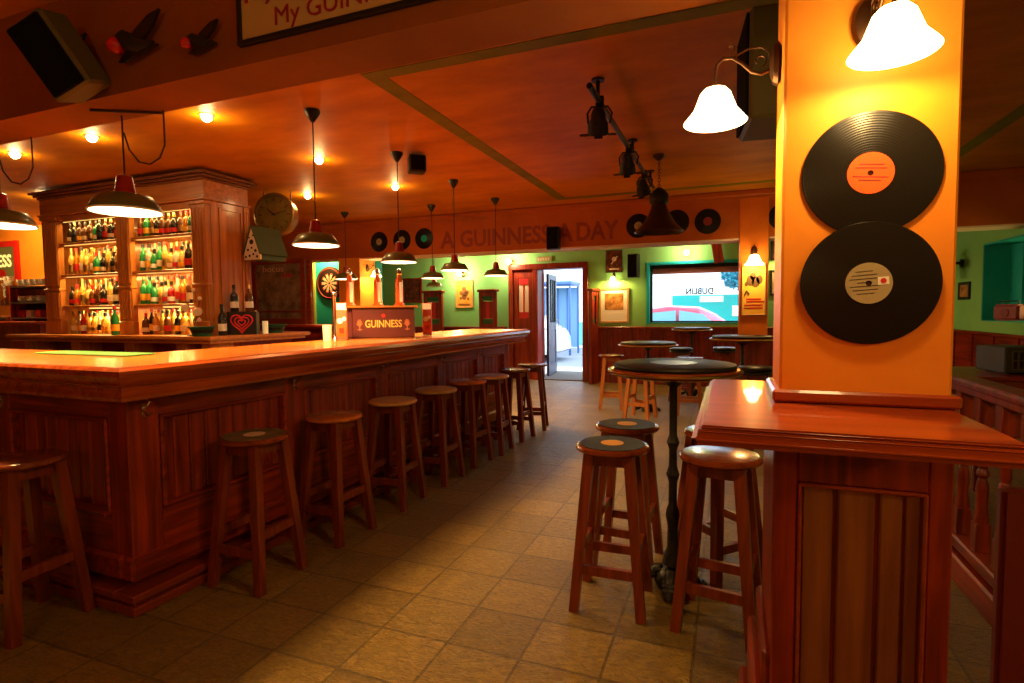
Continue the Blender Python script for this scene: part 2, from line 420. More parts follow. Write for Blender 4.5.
struct('trim_10', bm, 'wood_y')
# door: frame, inner fixed leaf, outer leaf swung open
dr = thing('door_1', 'wooden doorway frame opening to the bright street', 'door'); dr['kind'] = 'structure'
bm = nb(); box(bm, -3.56, -3.45, WY-.05, WY+.3, 0, 2.15, .01); box(bm, -2.57, -2.46, WY-.05, WY+.3, 0, 2.15, .01); box(bm, -4.06, -2.46, WY-.06, WY+.3, 2.14, 2.25, .012); box(bm, -4.06, -3.97, WY-.05, WY+.3, 0, 2.15, .01)
obj('door_frame', bm, 'wood', dr)
d2 = thing('door_2', 'fixed wooden side door with tall glass and red stickers', 'door'); d2['kind'] = 'structure'
bm = nb(); y0, y1 = WY+.02, WY+.07
box(bm, -3.97, -3.87, y0, y1, 0, 2.14); box(bm, -3.66, -3.56, y0, y1, 0, 2.14); box(bm, -3.87, -3.66, y0, y1, 0, 1.2); box(bm, -3.87, -3.66, y0, y1, 1.98, 2.14)
box(bm, -3.84, -3.69, y0-.012, y0, .3, 1.0, .005)
obj('door_leaf', bm, 'wood', d2)
bm = nb(); box(bm, -3.87, -3.66, y0+.02, y0+.03, 1.2, 1.98); obj('pane', bm, 'cream', d2)
bm = nb(); box(bm, -3.86, -3.67, y0+.005, y0+.018, 1.86, 1.98); box(bm, -3.86, -3.67, y0+.005, y0+.018, 1.2, 1.32); box(bm, -3.775, -3.755, y0+.004, y0+.018, 1.3, 1.9); obj('sticker', bm, 'red', d2)
d3 = thing('door_3', 'dark outer door leaf with glazed top standing open to the street', 'door', (-3.40, 10.62, 0), R(96)); d3['kind'] = 'structure'
bm = nb()
for x0, x1 in ((0, .11), (.73, .84)): box(bm, x0, x1, -.025, .025, .03, 2.08)
box(bm, .11, .73, -.025, .025, .03, .25); box(bm, .11, .73, -.025, .025, .95, 1.1); box(bm, .11, .73, -.025, .025, 1.98, 2.08)
for i in range(6): box(bm, .11+i*.1035, .11+i*.1035+.098, -.015, .015, .25, .95, .004)
for x in (.31, .52): box(bm, x, x+.025, -.02, .02, 1.1, 1.98)
obj('door_leaf', bm, plain('daylit_blue_door_paint', (.055, .06, .10), .4), d3)  # blue cast of daylight put into the dark leaf's colour
bm = nb(); box(bm, .11, .73, -.004, .004, 1.1, 1.98); obj('pane', bm, 'glass', d3)
bm = nb(); tube(bm, [(.78, -.03, 1.0), (.78, -.07, 1.0), (.78, -.07, 1.15), (.78, -.03, 1.15)], .01); obj('handle', bm, 'brass', d3, 40)
bm = nb(); box(bm, -3.5, -3.44, 10.45, 10.55, 0, 2.14); struct('trim_11', bm, 'wood')
# windows
w1 = thing('window_1', 'street window in turquoise reveal', 'window'); w1['kind'] = 'structure'
bm = nb()
for a in ((-1.37, -1.355, 1.10, 2.16), (.405, .42, 1.10, 2.16)): box(bm, a[0], a[1], WY-.004, WY+.3, a[2], a[3])
box(bm, -1.37, .42, WY-.004, WY+.3, 2.145, 2.162); box(bm, -1.37, .42, WY-.004, WY+.3, 1.098, 1.112)
box(bm, -1.40, -1.37, WY-.012, WY, 1.07, 2.19); box(bm, -1.40, .45, WY-.012, WY, 2.16, 2.19)
obj('window_reveal', bm, 'cyan', w1)
bm = nb(); y0, y1 = WY+.17, WY+.23
box(bm, -1.355, -1.315, y0, y1, 1.11, 2.15); box(bm, .365, .405, y0, y1, 1.11, 2.15); box(bm, -1.32, .37, y0, y1, 2.085, 2.15); box(bm, -1.32, .37, y0, y1, 1.11, 1.14)
obj('window_frame', bm, 'blackmatt', w1)
bm = nb(); box(bm, -1.316, .366, WY+.195, WY+.203, 1.139, 2.086); obj('pane', bm, 'glass', w1)
bm = nb(); box(bm, -1.315, .366, y0+.01, y1-.01, 1.985, 2.086); obj('blind', bm, plain('rust_roller_blind', (.30, .10, .07), .7), w1)
text('lettering', 'DUBLIN', 'black', w1, .46, .115, .002, (-.50, WY+.188, 1.665), bold=.03, mirror=True)
w2 = thing('window_2', 'narrow window in the turquoise recess of the right wall', 'window'); w2['kind'] = 'structure'
bm = nb(); box(bm, 3.22, 3.28, 5.95, 6.0, 1.18, 2.09); box(bm, 3.22, 3.28, 8.13, 8.18, 1.18, 2.09); box(bm, 3.22, 3.28, 7.05, 7.1, 1.18, 2.09); box(bm, 3.22, 3.28, 6, 8.14, 2.05, 2.09); box(bm, 3.22, 3.28, 6, 8.14, 1.18, 1.22); obj('window_frame', bm, 'blackmatt', w2)
bm = nb(); box(bm, 3.245, 3.255, 6, 8.13, 1.22, 2.05); obj('pane', bm, clear_glass('yellow_light_glass', (1, .8, .4)), w2)  # yellow light outside is put into the pane tint
# vestibule floor strip, street outside
bm = nb(); box(bm, -60, 60, 10.95, 60, -.25, -.06); struct('street', bm, plain('asphalt', (.20, .22, .26), .8))
bm = nb(); box(bm, -60, 60, 10.95, 12.75, -.058, -.001); struct('sidewalk', bm, plain('paving', (.55, .56, .58), .8))
bm = nb(); box(bm, -60, 60, 18.6, 20, -.06, .06); struct('sidewalk', bm, plain('far_paving', (.5, .52, .55), .8))
# the opposite building
bl = thing('street_building', 'white rendered building with teal shopfront across the street', 'building', (0, 20, 0))
bm = nb(); box(bm, -40, 40, 0, 6, -.1, 9); obj('wall', bm, plain('white_render', (.85, .86, .88), .8), bl)
bm = nb(); box(bm, -1.85, 4.6, -.08, 0, .06, 1.82); obj('shopfront', bm, plain('teal_shopfront', (.0, .30, .27), .5), bl)
bm = nb(); box(bm, -14, -4.0, -.05, 0, .06, .9); obj('painted_base', bm, plain('teal_base', (.12, .48, .44), .6), bl)
bm = nb(); box(bm, -.95, -.2, -.11, -.08, 1.58, 1.78); obj('shop_sign', bm, plain('pale_shop_sign', (.55, .80, .80), .5), bl)
bm = nb(); box(bm, .08, .38, -.11, -.08, 1.1, 1.45); obj('notice', bm, 'white', bl)
for x in (-3.0, -9.0, 4.5):
    bm = nb(); box(bm, x, x+1.5, -.04, .0, 2.65, 3.35); fw = obj('window', bm, plain('grey_window_frame', (.5, .55, .58), .5), bl)
    bm = nb(); box(bm, x+.06, x+.72, -.045, -.02, 2.71, 3.29); box(bm, x+.78, x+1.44, -.045, -.02, 2.71, 3.29); obj('pane', bm, plain('pale_blue_pane', (.6, .74, .8), .2), fw)
bm = nb(); tube(bm, [(.2, -.05, 2.2), (.2, -.05, 8)], .03); obj('drainpipe', bm, 'white', bl)

def leafy(bm, cx, cy, cz, rx, ry, rz, n, s):
    for i in range(n):
        while True:
            p = Vector((random.uniform(-1, 1), random.uniform(-1, 1), random.uniform(-1, 1)))
            if p.length <= 1: break
        p = Vector((cx+p.x*rx, cy+p.y*ry, cz+p.z*rz))
        a = Vector((random.gauss(0, 1), random.gauss(0, 1), random.gauss(0, 1))).normalized()*s*random.uniform(.6, 1.3)
        b = a.cross(Vector((random.gauss(0, 1), random.gauss(0, 1), random.gauss(0, 1)))).normalized()*s*.5
        vs = [bm.verts.new(q) for q in (p-a, p+b, p+a, p-b)]
        bm.faces.new(vs)
tr = thing('street_tree', 'bluish green tree beyond the window, above the teal shopfront', 'tree', (.35, 18.9, 0.06))
bm = nb(); leafy(bm, 0, 0, 2.35, .62, .4, .5, 1600, .07); obj('crown', bm, plain('blue_green_leaves', (.03, .26, .34), .6), tr)  # blue in the leaf colour imitates a bluish reflection
bm = nb(); tube(bm, [(0, 0, 0), (.02, 0, 1), (0, 0, 1.7), (.05, 0, 2.5)], [.05, .045, .04, .02]); obj('trunk', bm, 'blackmatt', tr, 40)
# bus shelter seen through the door
bs = thing('bus_shelter', 'blue street shelter seen through the open door', 'shelter', (-5.55, 17.2, -.06))
BL = plain('blue_shelter_paint', (.06, .13, .34), .4)
bm = nb(); box(bm, -.5, 1.0, -.6, .6, 2.2, 2.32, .03); obj('roof', bm, BL, bs)
for x in (-.45, .90):
    for y in (-.5, .5):
        bm = nb(); box(bm, x, x+.06, y-.03, y+.03, 0, 2.2); obj('post', bm, BL, bs)
bm = nb(); box(bm, -.4, .9, .48, .5, .2, 2.15); obj('pane', bm, plain('blue_panel', (.16, .30, .55), .3), bs)
bm = nb()
for i in range(1, 4): box(bm, -.4+i*.32, -.37+i*.32, .46, .49, .2, 2.15)
obj('mullion', bm, BL, bs)

def make_car(name, label, paint, loc, rot):
    t = thing(name, label, 'car', loc, rot)
    def loft(prof, hw_fn, bm):
        secs = []
        for x, zb, zt, hw in prof:
            secs.append([bm.verts.new(p) for p in ((x, -hw, zb), (x, -hw*1.0, zb+(zt-zb)*.55), (x, -hw*.9, zt-.03), (x, -hw*.6, zt), (x, hw*.6, zt), (x, hw*.9, zt-.03), (x, hw, zb+(zt-zb)*.55), (x, hw, zb))])
        for a, b in zip(secs, secs[1:]):
            for i in range(8): bm.faces.new((a[i], a[(i+1) % 8], b[(i+1) % 8], b[i]))
        bm.faces.new(secs[0][::-1]); bm.faces.new(secs[-1])
    bm = nb(); loft([(-2.0, .3, .6, .7), (-1.9, .22, .78, .8), (-1.2, .2, .92, .86), (0, .2, .95, .87), (1.3, .2, .95, .86), (1.85, .22, .9, .8), (1.98, .3, .7, .72)], None, bm)
    obj('car_body', bm, paint, t, 50)
    bm = nb(); loft([(-1.1, .9, .95, .76), (-.6, .9, 1.30, .72), (-.25, .9, 1.46, .68), (.4, .9, 1.50, .67), (1.0, .9, 1.42, .68), (1.35, .9, 1.25, .70), (1.7, .9, .95, .74)], None, bm)
    obj('cabin', bm, paint, t, 50)
    GL = plain('car_glass', (.25, .48, .75), .1)
    for s in (-1, 1):
        bm = nb(); y = s*.735
        prism(bm, [(-.75, .97), (-.35, 1.3), (.15, 1.38), (.15, .97)], 0, .02, Matrix.Translation((0, y, 0)) @ Matrix.Rotation(R(90), 4, 'X'))
        obj('side_window', bm, GL, t)
        bm = nb(); prism(bm, [(.22, .97), (.22, 1.38), (.85, 1.32), (1.25, 1.12), (1.3, .97)], 0, .02, Matrix.Translation((0, y, 0)) @ Matrix.Rotation(R(90), 4, 'X'))
        obj('side_window', bm, GL, t)
        for x in (-1.25, 1.25):
            bm = nb(); lathe(bm, [(0, -.1), (.28, -.1), (.32, -.06), (.32, .06), (.28, .1), (0, .1)], 24, Matrix.Translation((x, s*.78, .32)) @ Matrix.Rotation(R(90), 4, 'X'))
            obj('wheel', bm, 'blackmatt', t, 40)
    bm = nb(); box(bm, -2.02, -1.93, -.6, -.35, .6, .75, .02); box(bm, -2.02, -1.93, .35, .6, .6, .75, .02); obj('headlight', bm, 'white', t)
    return t
make_car('car', 'pink red parked car whose roof shows through the window', plain('pink_red_car_paint', (.62, .08, .16), .25, coat=1), (-.9, 13.6, -.06), PI)
make_car('car', 'white parked car half hidden behind the open outer door', plain('white_car_paint', (.75, .8, .8), .25, coat=1), (-6.3, 15.0, -.06), 0)
# door mat
bm = nb(); prism(bm, [(-3.44, WY+.0), (-2.58, WY-.0), (-2.75, WY+1.5), (-3.7, WY+1.5)], .0, .018); tag(obj('door_mat', bm, mottled('grey_mat', (.10, .09, .085), (.16, .14, .13), .9, 40)), 'grey door mat lying in the street doorway', 'mat')

# ================================================================== THE BAR
BROT = R(-1.3)
BLOC = (-2.5, 1.65, 0)
bf = thing('bar_counter', 'long panelled mahogany bar counter front with foot step', 'bar counter', BLOC, BROT)
LEN = 4.36
def lbox(bm, a, b, c, d, e, g, bev=0): return box(bm, a, b, c, d, e, g, bev)
bm = nb()
box(bm, -.46, -.045, .0+.05, LEN-.03, .0, .985); box(bm, -4.0, -.46, .05, .5, 0, .985)
obj('carcass', bm, 'wood_y', bf)
posts = [(0, .15), (.93, 1.08), (1.83, 1.98), (2.73, 2.88), (3.53, 3.68), (LEN-.15, LEN)]
for i, (a, b) in enumerate(posts):
    bm = nb(); box(bm, -.14 if i == 0 else -.05, 0, a, b, .18, .985, .006); obj('post', bm, 'wood', bf)
bm = nb(); box(bm, -1.05, -.92, -.0, .05, .18, .985, .006); obj('post', bm, 'wood', bf)
bm = nb(); box(bm, -2.0, -1.88, -.0, .05, .18, .985, .006); obj('post', bm, 'wood', bf)
bm = nb(); box(bm, -3.0, -2.88, -.0, .05, .18, .985, .006); obj('post', bm, 'wood', bf)
def panel_long(a, b):
    bm = nb(); y = a
    while y < b-.01:
        box(bm, -.05, -.028, y, min(y+.083, b), .43, .88, .006); y += .086
    obj('panel', bm, 'wood', bf)
    bm = nb()
    box(bm, -.045, -.006, a, b, .88, .985); box(bm, -.045, -.006, a, b, .18, .43)
    for q in ((a, a+.022, .43, .88), (b-.022, b, .43, .88), (a, b, .43, .452), (a, b, .858, .88)):
        box(bm, -.045, .008, *q, .007)
    obj('rail', bm, 'wood_y', bf)
for p, q in zip(posts, posts[1:]): panel_long(p[1], q[0])
def panel_short(a, b):
    bm = nb(); x = a
    while x < b-.01:
        box(bm, x, min(x+.083, b), .028, .05, .43, .88, .006); x += .086
    obj('panel', bm, 'wood', bf)
    bm = nb()
    box(bm, a, b, .006, .045, .88, .985); box(bm, a, b, .006, .045, .18, .43)
    for q in ((a, a+.022, .43, .88), (b-.022, b, .43, .88), (a, b, .43, .452), (a, b, .858, .88)):
        box(bm, q[0], q[1], -.008, .045, q[2], q[3], .007)
    box(bm, a, b, -.03, .045, .425, .45, .006)
    obj('rail', bm, 'wood_x', bf)
panel_short(-.92, -.14); panel_short(-1.88, -1.05); panel_short(-2.88, -2.0)
bm = nb(); box(bm, -.06, .018, -.018, LEN+.0, .135, .25, .014); box(bm, -4, -.06, -.018, .06, .135, .25, .014); obj('base_board', bm, 'wood_y', bf)
bm = nb()
for z0, z1, o in ((0, .045, .06), (.045, .07, .042), (.07, .105, .072)):
    box(bm, -.06, o, -o*.75, LEN+.0, z0, z1, .006); box(bm, -4, -.06, -o*.75, .06, z0, z1, .006)
obj('foot_step', bm, plain('red_brown_step', (.20, .026, .010), .35, coat=.3), bf)
for (x, y, a) in ((0, .075, 0), (0, 1.0, 0), (0, 1.9, 0), (0, 2.8, 0), (0, 3.6, 0), (-.985, 0, -90)):
    bm = nb(); mt = Matrix.Rotation(R(a), 4, 'Z')
    tube(bm, [(0, 0, .92), (.03, 0, .93), (.05, 0, .955), (.04, 0, .965)], .006, 6); tube(bm, [(.0, 0, .905), (.03, 0, .885), (.045, .015, .9)], .005, 6); box(bm, 0, .005, -.012, .012, .88, .94)
    bmesh.ops.transform(bm, matrix=Matrix.Translation((x, y, 0)) @ mt, verts=bm.verts)
    obj('coat_hook', bm, 'chrome', bf, 40)

bt = thing('countertop', 'glossy orange brown L-shaped bar top with moulded edge', 'bar top', BLOC, BROT)
prof = [(.0, .985), (.15, .985), (.19, .99), (.195, 1.005), (.175, 1.025), (.175, 1.045), (.205, 1.060), (.225, 1.074), (.238, 1.098), (.234, 1.120), (.218, 1.132), (.19, 1.134)]
bm = nb(); rows = []
for o, z in prof:
    rows.append([bm.verts.new(p) for p in ((-4.0, -o*.72, z), (o, -o*.72, z), (o, LEN+.3*o, z), (-.52, LEN+.3*o, z))])
for a, b in zip(rows, rows[1:]):
    for i in range(3): bm.faces.new((a[i], a[i+1], b[i+1], b[i]))
inn = [bm.verts.new(p) for p in ((-4.0, .0, .986), (-.0, .0, .986), (-.0, LEN, .986), (-.52, LEN, .986))]
obj('edge_moulding', bm, wood('moulding_varnish', (.20, .026, .005), (.44, .085, .012), 1, .22, .4), bt, 28)
bm = nb(); o = .205; prism(bm, [(-4.0, -o*.72), (o, -o*.72), (o, LEN+.3*o), (-.52, LEN+.3*o), (-.52, .46), (-4.0, .46)], 1.06, 1.135)
obj('worktop', bm, 'top_wood', bt)

# cloth on the bar, near left
bm = nb(); box(bm, -3.62, -2.86, 1.90, 2.06, 1.136, 1.144, .003); tag(obj('bar_towel', bm, plain('green_towel', (.05, .16, .03), .8)), 'flat green bar towel lying on the short arm of the bar', 'towel')

# ================================================================== STOOLS
def make_stool(name, label, seat_m, wood_m, disc=None, cushion=False, group=None, inlay='inlay'):
    t = thing(name, label, 'stool', group=group)
    bm = nb(); prof = [(0, .708), (.15, .708), (.162, .712), (.168, .720), (.167, .729), (.160, .736), (.150, .738), (0, .738)]
    lathe(bm, prof, 40); obj('seat', bm, seat_m, t, 35)
    if disc:
        bm = nb(); lathe(bm, [(.147, .737), (.147, .7405), (.0, .7405)], 40); rec = obj('record_inlay', bm, inlay, t, 30); rec['label'] = 'black record inlay' if inlay == 'inlay' else 'record inlay with painted grey sheen'
        bm = nb(); lathe(bm, [(.052, .7405), (.052, .742), (0, .742)], 28); c = obj('record_label', bm, disc, rec, 30)
    if cushion:
        bm = nb(); lathe(bm, [(.150, .737), (.168, .750), (.170, .765), (.155, .78), (0, .785)], 32); obj('cushion', bm, 'black', t, 50)
    bm = nb(); T, B = .088, .148
    for a, b in (((-1, -1), (1, -1)), ((1, 1), (-1, 1)), ((-1, 1), (-1, -1)), ((1, -1), (1, 1))):
        bar(bm, (a[0]*T, a[1]*T, .680), (b[0]*T, b[1]*T, .680), .022, .05)
    obj('apron', bm, wood_m, t)
    for sx in (-1, 1):
        for sy_ in (-1, 1):
            bm = nb(); bar(bm, (sx*B, sy_*B, 0), (sx*T, sy_*T, .710), .040, .040, .046, .046, up=(0, 1, 0)); obj('leg', bm, wood_m, t)
    def at(z): return B+(T-B)*z/.710
    for z, ax in ((.19, 0), (.27, 1)):
        k = at(z)
        for s in (-1, 1):
            bm = nb()
            if ax == 0: bar(bm, (-k, s*k, z), (k, s*k, z), .022, .042)
            else: bar(bm, (s*k, -k, z), (s*k, k, z), .022, .042)
            obj('rung', bm, wood_m, t)
    return t
GB = 'wooden stools along the bar front'
bar_stools = [
    ((-2.86, 1.425), 4, 'wooden stool before the short arm of the bar, cut by the picture edge', 0),
    ((-2.231, 2.10), 2, 'bar stool with grey sheen-painted record seat and pale label, nearest the bar corner', 1),
    ((-2.216, 2.69), -3, 'orange-seated bar stool, second along the long side of the bar', 3),
    ((-2.196, 3.29), 4, 'bar stool, lamp shine painted pale on its seat, third along the long side of the bar', 2),
    ((-2.176, 3.87), 0, 'bar stool, lamp shine painted tan on its seat, fourth along the long side of the bar', 2),
    ((-2.160, 4.41), -6, 'orange-seated bar stool, fifth along the long side of the bar', 3),
    ((-2.120, 4.85), 3, 'bar stool, lamp shine painted tan on its seat, sixth along the long side of the bar', 2),
    ((-2.110, 5.43), -4, 'dark bar stool, second from the street-door end of the bar', 0),
    ((-2.100, 5.98), 12, 'last bar stool, standing past the far end of the bar', 0)]
protos = [make_stool('bar_stool', '', 'seat_wood', 'stool_wood', group=GB),
          make_stool('bar_stool', '', 'seat_wood', 'stool_wood', 'lab_pale', group=GB, inlay='sheen_inlay'),
          make_stool('bar_stool', '', 'seat_lamp_shine', 'stool_wood', group=GB),
          make_stool('bar_stool', '', 'seat_orange', 'stool_wood', group=GB)]
used = set()
for (x, y), a, lab, k in bar_stools:
    o = protos[k] if k not in used else copy_tree(protos[k]); used.add(k)
    o.location = (x, y, 0); o.rotation_euler = (0, 0, R(a)); o['label'] = lab
GT = 'stools around the near high table'
ts = make_stool('bar_stool', 'front left stool at the near round table, black record seat with yellow label', 'seat_wood', 'stool_wood', 'lab_yellow', group=GT)
ts.location = (-.495, 2.505, 0); ts.rotation_euler = (0, 0, R(2))
dup(ts, 'back left stool at the near round table, record seat partly hidden by another stool', (-.505, 2.96, 0), R(-3))
tw = dup(protos[0], 'plain glossy wooden stool at the near round table, beside the ledge cabinet', (-.03, 2.475, 0), R(-8), GT)
dup(protos[0], 'stool behind the glossy plain one at the near round table, mostly hidden', (-.045, 2.955, 0), R(45), GT)
GF = 'stools around the far tables'
fs = make_stool('bar_stool', 'pale wooden stool standing left of the far round table', 'seat_wood', 'stool_wood_far', group=GF); fs.location = (-1.50, 7.52, 0); fs.rotation_euler = (0, 0, R(10))
dup(fs, 'pale wooden stool in front of the far round table', (-1.02, 6.93, 0), R(-12))
dup(fs, 'pale wooden stool just right of the far round table', (-.47, 7.40, 0), R(5))
bs2 = make_stool('bar_stool', 'black cushioned stool below the window, left of the second wall table', 'black', 'stool_wood', cushion=True, group=GF); bs2.location = (-.66, 8.5, 0)
dup(bs2, 'black cushioned stool in front of the orange pillar table', (-.06, 8.75, 0), R(0))
dup(bs2, 'black cushioned stool nearest the ledge, right of the pillar table foot', (.24, 5.9, 0), R(-10))

# ================================================================== HIGH TABLES
def make_table(name, label, rad, h, loc, group, ornate=True):
    t = thing(name, label, 'table', loc, group=group)
    bm = nb(); lathe(bm, [(0, h-.045), (rad-.05, h-.045), (rad-.012, h-.036), (rad, h-.026), (rad, h-.016), (rad-.010, h-.008), (rad-.03, h-.007), (0, h-.007)], 56); obj('tabletop', bm, 'seat_wood', t, 30)
    bm = nb(); lathe(bm, [(rad-.028, h-.008), (rad-.022, h+.002), (rad-.026, h+.012), (rad-.04, h+.016), (0, h+.016)], 56); rc = obj('black_inlay', bm, 'inlay', t, 30)
    bm = nb(); lathe(bm, [(rad*.36, h+.016), (rad*.36, h+.0175), (0, h+.0175)], 36); obj('centre_reflection', bm, plain('grey_reflection', (.16, .12, .09), .35), rc, 30)  # lighter centre is the tabletop's reflection, put in as a disc
    bm = nb(); lathe(bm, [(rad-.001, h-.028), (rad+.004, h-.024), (rad+.004, h-.018), (rad-.001, h-.014)], 56); obj('rim_band', bm, 'brass', t, 30)
    bm = nb()
    P = [(.0, .12), (.05, .12), (.055, .16), (.035, .2), (.032, .30), (.038, .33), (.045, .36), (.038, .39), (.027, .41), (.026, .52), (.036, .545), (.044, .56), (.036, .575), (.026, .6), (.025, .68), (.034, .70), (.042, .715), (.034, .73), (.025, .75), (.024, h-.10), (.045, h-.08), (.10, h-.05), (.10, h-.045), (0, h-.045)]
    P = [(r_*(.74 if .15 < z_ < h-.09 else 1), z_) for r_, z_ in P]; lathe(bm, P, 20); obj('pedestal', bm, 'iron', t, 40)
    bm = nb(); lathe(bm, [(0, .0), (.07, .0), (.085, .05), (.075, .09), (.055, .13), (0, .14)], 20)
    for k in range(4):
        a = R(90*k); c, s = math.cos(a), math.sin(a)
        tube(bm, [(c*d, s*d, z) for d, z in ((.05, .12), (.07, .115), (.10, .075), (.125, .04), (.145, .045), (.15, .03), (.135, .02))], [.03, .032, .028, .024, .03, .026, .015], 8)
        for j in range(4):
            d = .06+.026*j
            tube(bm, [(c*d - s*.03, s*d + c*.03, .09-.01*j), (c*d, s*d, .13-.02*j), (c*d + s*.03, s*d - c*.03, .09-.01*j)], .012, 6)
    for v in bm.verts: v.co.z = max(v.co.z*.75, 0.0)
    obj('foot', bm, 'iron', t, 50)
    return t
GTab = 'round pub tables'
make_table('high_table', 'near tall round table with black top and cast iron pedestal', .305, 1.08, (-.245, 2.72, 0), GTab)
make_table('high_table', 'far round black-topped table ringed by pale wooden stools', .385, .905, (-1.0, 7.45, 0), GTab)
make_table('high_table', 'round table touching the front of the orange pillar', .35, 1.03, (.14, 6.72, 0), GTab)
make_table('high_table', 'small round table under the street window beyond the far table', .30, 1.05, (-.54, 9.0, 0), GTab)
def glass_bm(r=.036, h=.13):
    bm = nb(); lathe(bm, [(0, 0), (r*.8, 0), (r, h), (r*.93, h), (r*.74, .01), (0, .01)], 18); return bm
gl = obj('glass', glass_bm(), 'tumbler', None, 40, (-.86, 4.72, 1.0925)); 
tag(gl, 'clear drinking glass on the far round table, nearer its left edge', 'glass', 'glasses on the far round table')
g2 = gl.copy(); C.objects.link(g2); g2.location = (-.80, 4.62, 1.0925); g2['label'] = 'clear drinking glass on the far round table, beside the leftmost glass'
bpy.data.objects.remove(gl); bpy.data.objects.remove(g2)

# ================================================================== LEDGE AND CABINET ROUND THE NEAR PILLAR
lt = thing('pillar_ledge', 'glossy red brown ledge board wrapped round the near amber pillar', 'ledge', (0, 0, 0))
bm = nb()
XR, XL, YF, YB = .447, -.052, 1.148, 1.93
for o, z0, z1, b in ((.0, 1.111, 1.12, .004), (.006, 1.105, 1.112, .003), (.016, 1.081, 1.106, .012)):
    box(bm, XL-o, XR+o+.02, YF-o, YB+o, z0, z1, b, seg=3)
obj('board', bm, 'ledge_wood', lt, 30)
bm = nb(); e = .016; box(bm, .1157-e, .4645+e, 1.50-e, 1.73+e, 1.1215, 1.152, .006)
obj('pillar_skirt', bm, 'ledge_wood', lt)
cb = thing('ledge_cabinet', 'panelled red brown cabinet under the pillar ledge', 'cabinet', (0, 0, 0))
bm = nb()
X0, X1, Y0, Y1 = .103, .465, 1.469, 1.85
box(bm, X0, X1, Y0+.03, Y1, 0, 1.08)
obj('body', bm, 'wood', cb)
bm = nb()
box(bm, X0, .158, Y0, Y0+.035, 0, 1.08, .004); box(bm, .418, X1, Y0, Y0+.035, 0, 1.08, .004); box(bm, .158, .418, Y0, Y0+.035, .932, 1.08, .004); box(bm, .158, .418, Y0, Y0+.035, 0, .30, .004)
obj('stile_frame', bm, 'wood', cb)
bm = nb()
for a, b, c, d in ((.158, .167, .30, .932), (.409, .418, .30, .932), (.158, .418, .923, .932), (.158, .418, .30, .309)): box(bm, a, b, Y0-.007, Y0+.03, c, d, .004)
obj('panel_moulding', bm, 'ledge_wood', cb)
for i, (a, b) in enumerate(((.169, .235), (.244, .321), (.330, .375), (.382, .410))):
    bm = nb(); box(bm, a, b, Y0+.016, Y0+.032, .302, .93, .004); obj('plank', bm, 'plank', cb)
bm = nb()
for z0, z1, o in ((0, .22, .062), (.22, .39, .040), (.39, .49, .018)): box(bm, X0-o, X0+.01, Y0+.02, Y1, z0, z1, .01)
obj('plinth', bm, 'wood_y', cb)

# ================================================================== RECORDS
GR = 'records'
def record(label, r, m_label, loc, rot, group, sheen=False):
    t = thing('vinyl_record', label, 'record', loc, rot, group)
    bm = nb(); lathe(bm, [(.004, -.0012), (r-.001, -.0012), (r, 0), (r-.001, .0012), (r*.97, .0016), (r*.36, .0012), (r*.34, .0016), (.004, .0016)], 72); obj('disc', bm, 'vinyl', t, 25)
    bm = nb(); lathe(bm, [(r*.335, .0015), (r*.335, .0024), (.006, .0024)], 36); lb = obj('centre_label', bm, m_label, t, 30)
    return t, lb
t, lb = record('upper big black record with orange label on the amber pillar', .1395, 'lab_orange', (.2956, 1.4945, 1.6557), (R(90), R(6), 0), 'big records on the amber pillar')
for i, w in enumerate((.05, .062, .07, .045)): 
    bm = nb(); box(bm, -w/2, w/2, .012-i*.008+(.006 if i < 2 else -.006), .0145-i*.008+(.006 if i < 2 else -.006), .0024, .0028); obj('print_line', bm, 'darkred', lb)
t, lb = record('lower big black record with grey label on the amber pillar', .1405, 'lab_grey', (.2965, 1.489, 1.4051), (R(90), R(-4), 0), 'big records on the amber pillar')
for i in range(7):
    w = (.035, .05, .06, .03, .06, .05, .035)[i]
    bm = nb(); box(bm, -w/2-.008, w/2-.008, .027-i*.0085, .0285-i*.0085, .0024, .0028); obj('print_line', bm, 'iron', lb)
bm = nb(); box(bm, .018, .040, -.006, .012, .0024, .003); sq = obj('label_square', bm, 'white', lb)
bm = nb(); lathe(bm, [(.006, .003), (.006, .0036), (0, .0036)], 14, Matrix.Translation((.029, .003, 0))); obj('red_dot', bm, 'red', sq)
for x, z, m, lab in ((-4.99, 2.42, 'lab_grey', 'leftmost small record on the lettered beam, before the letters'), (-4.585, 2.425, 'lab_grey', 'middle of the three small records left of the beam letters'), (-4.205, 2.427, 'cyan', 'small record with bluish label next to the first beam letter'),
                     (-1.09, 2.41, 'lab_grey', 'first small record right of the beam letters, behind the bell lamp'), (-.625, 2.425, 'vinyl', 'small record half hidden behind the hanging bell lamp'), (-.26, 2.41, 'darkred', 'small record alone on the beam left of the orange pillar'), (.56, 2.41, 'vinyl', 'small record on the beam just beside the amber pillar')):
    record(lab, .152, m, (x, 7.194, z), (R(90), 0, 0), 'small records on the far beam')

# lettering on the far beam
ln = thing('beam_lettering', 'dark rust lettering painted along the far beam', 'lettering', (-2.63, 7.199, 2.385))
for wd, xc, w in (('A', -3.82, .24), ('GUINNESS', -2.935, 1.36), ('A', -2.06, .24), ('DAY', -1.615, .56)):
    text('word', wd, 'letter_rust', ln, w, .245, .003, (xc+2.63, 0, 0), bold=.03)

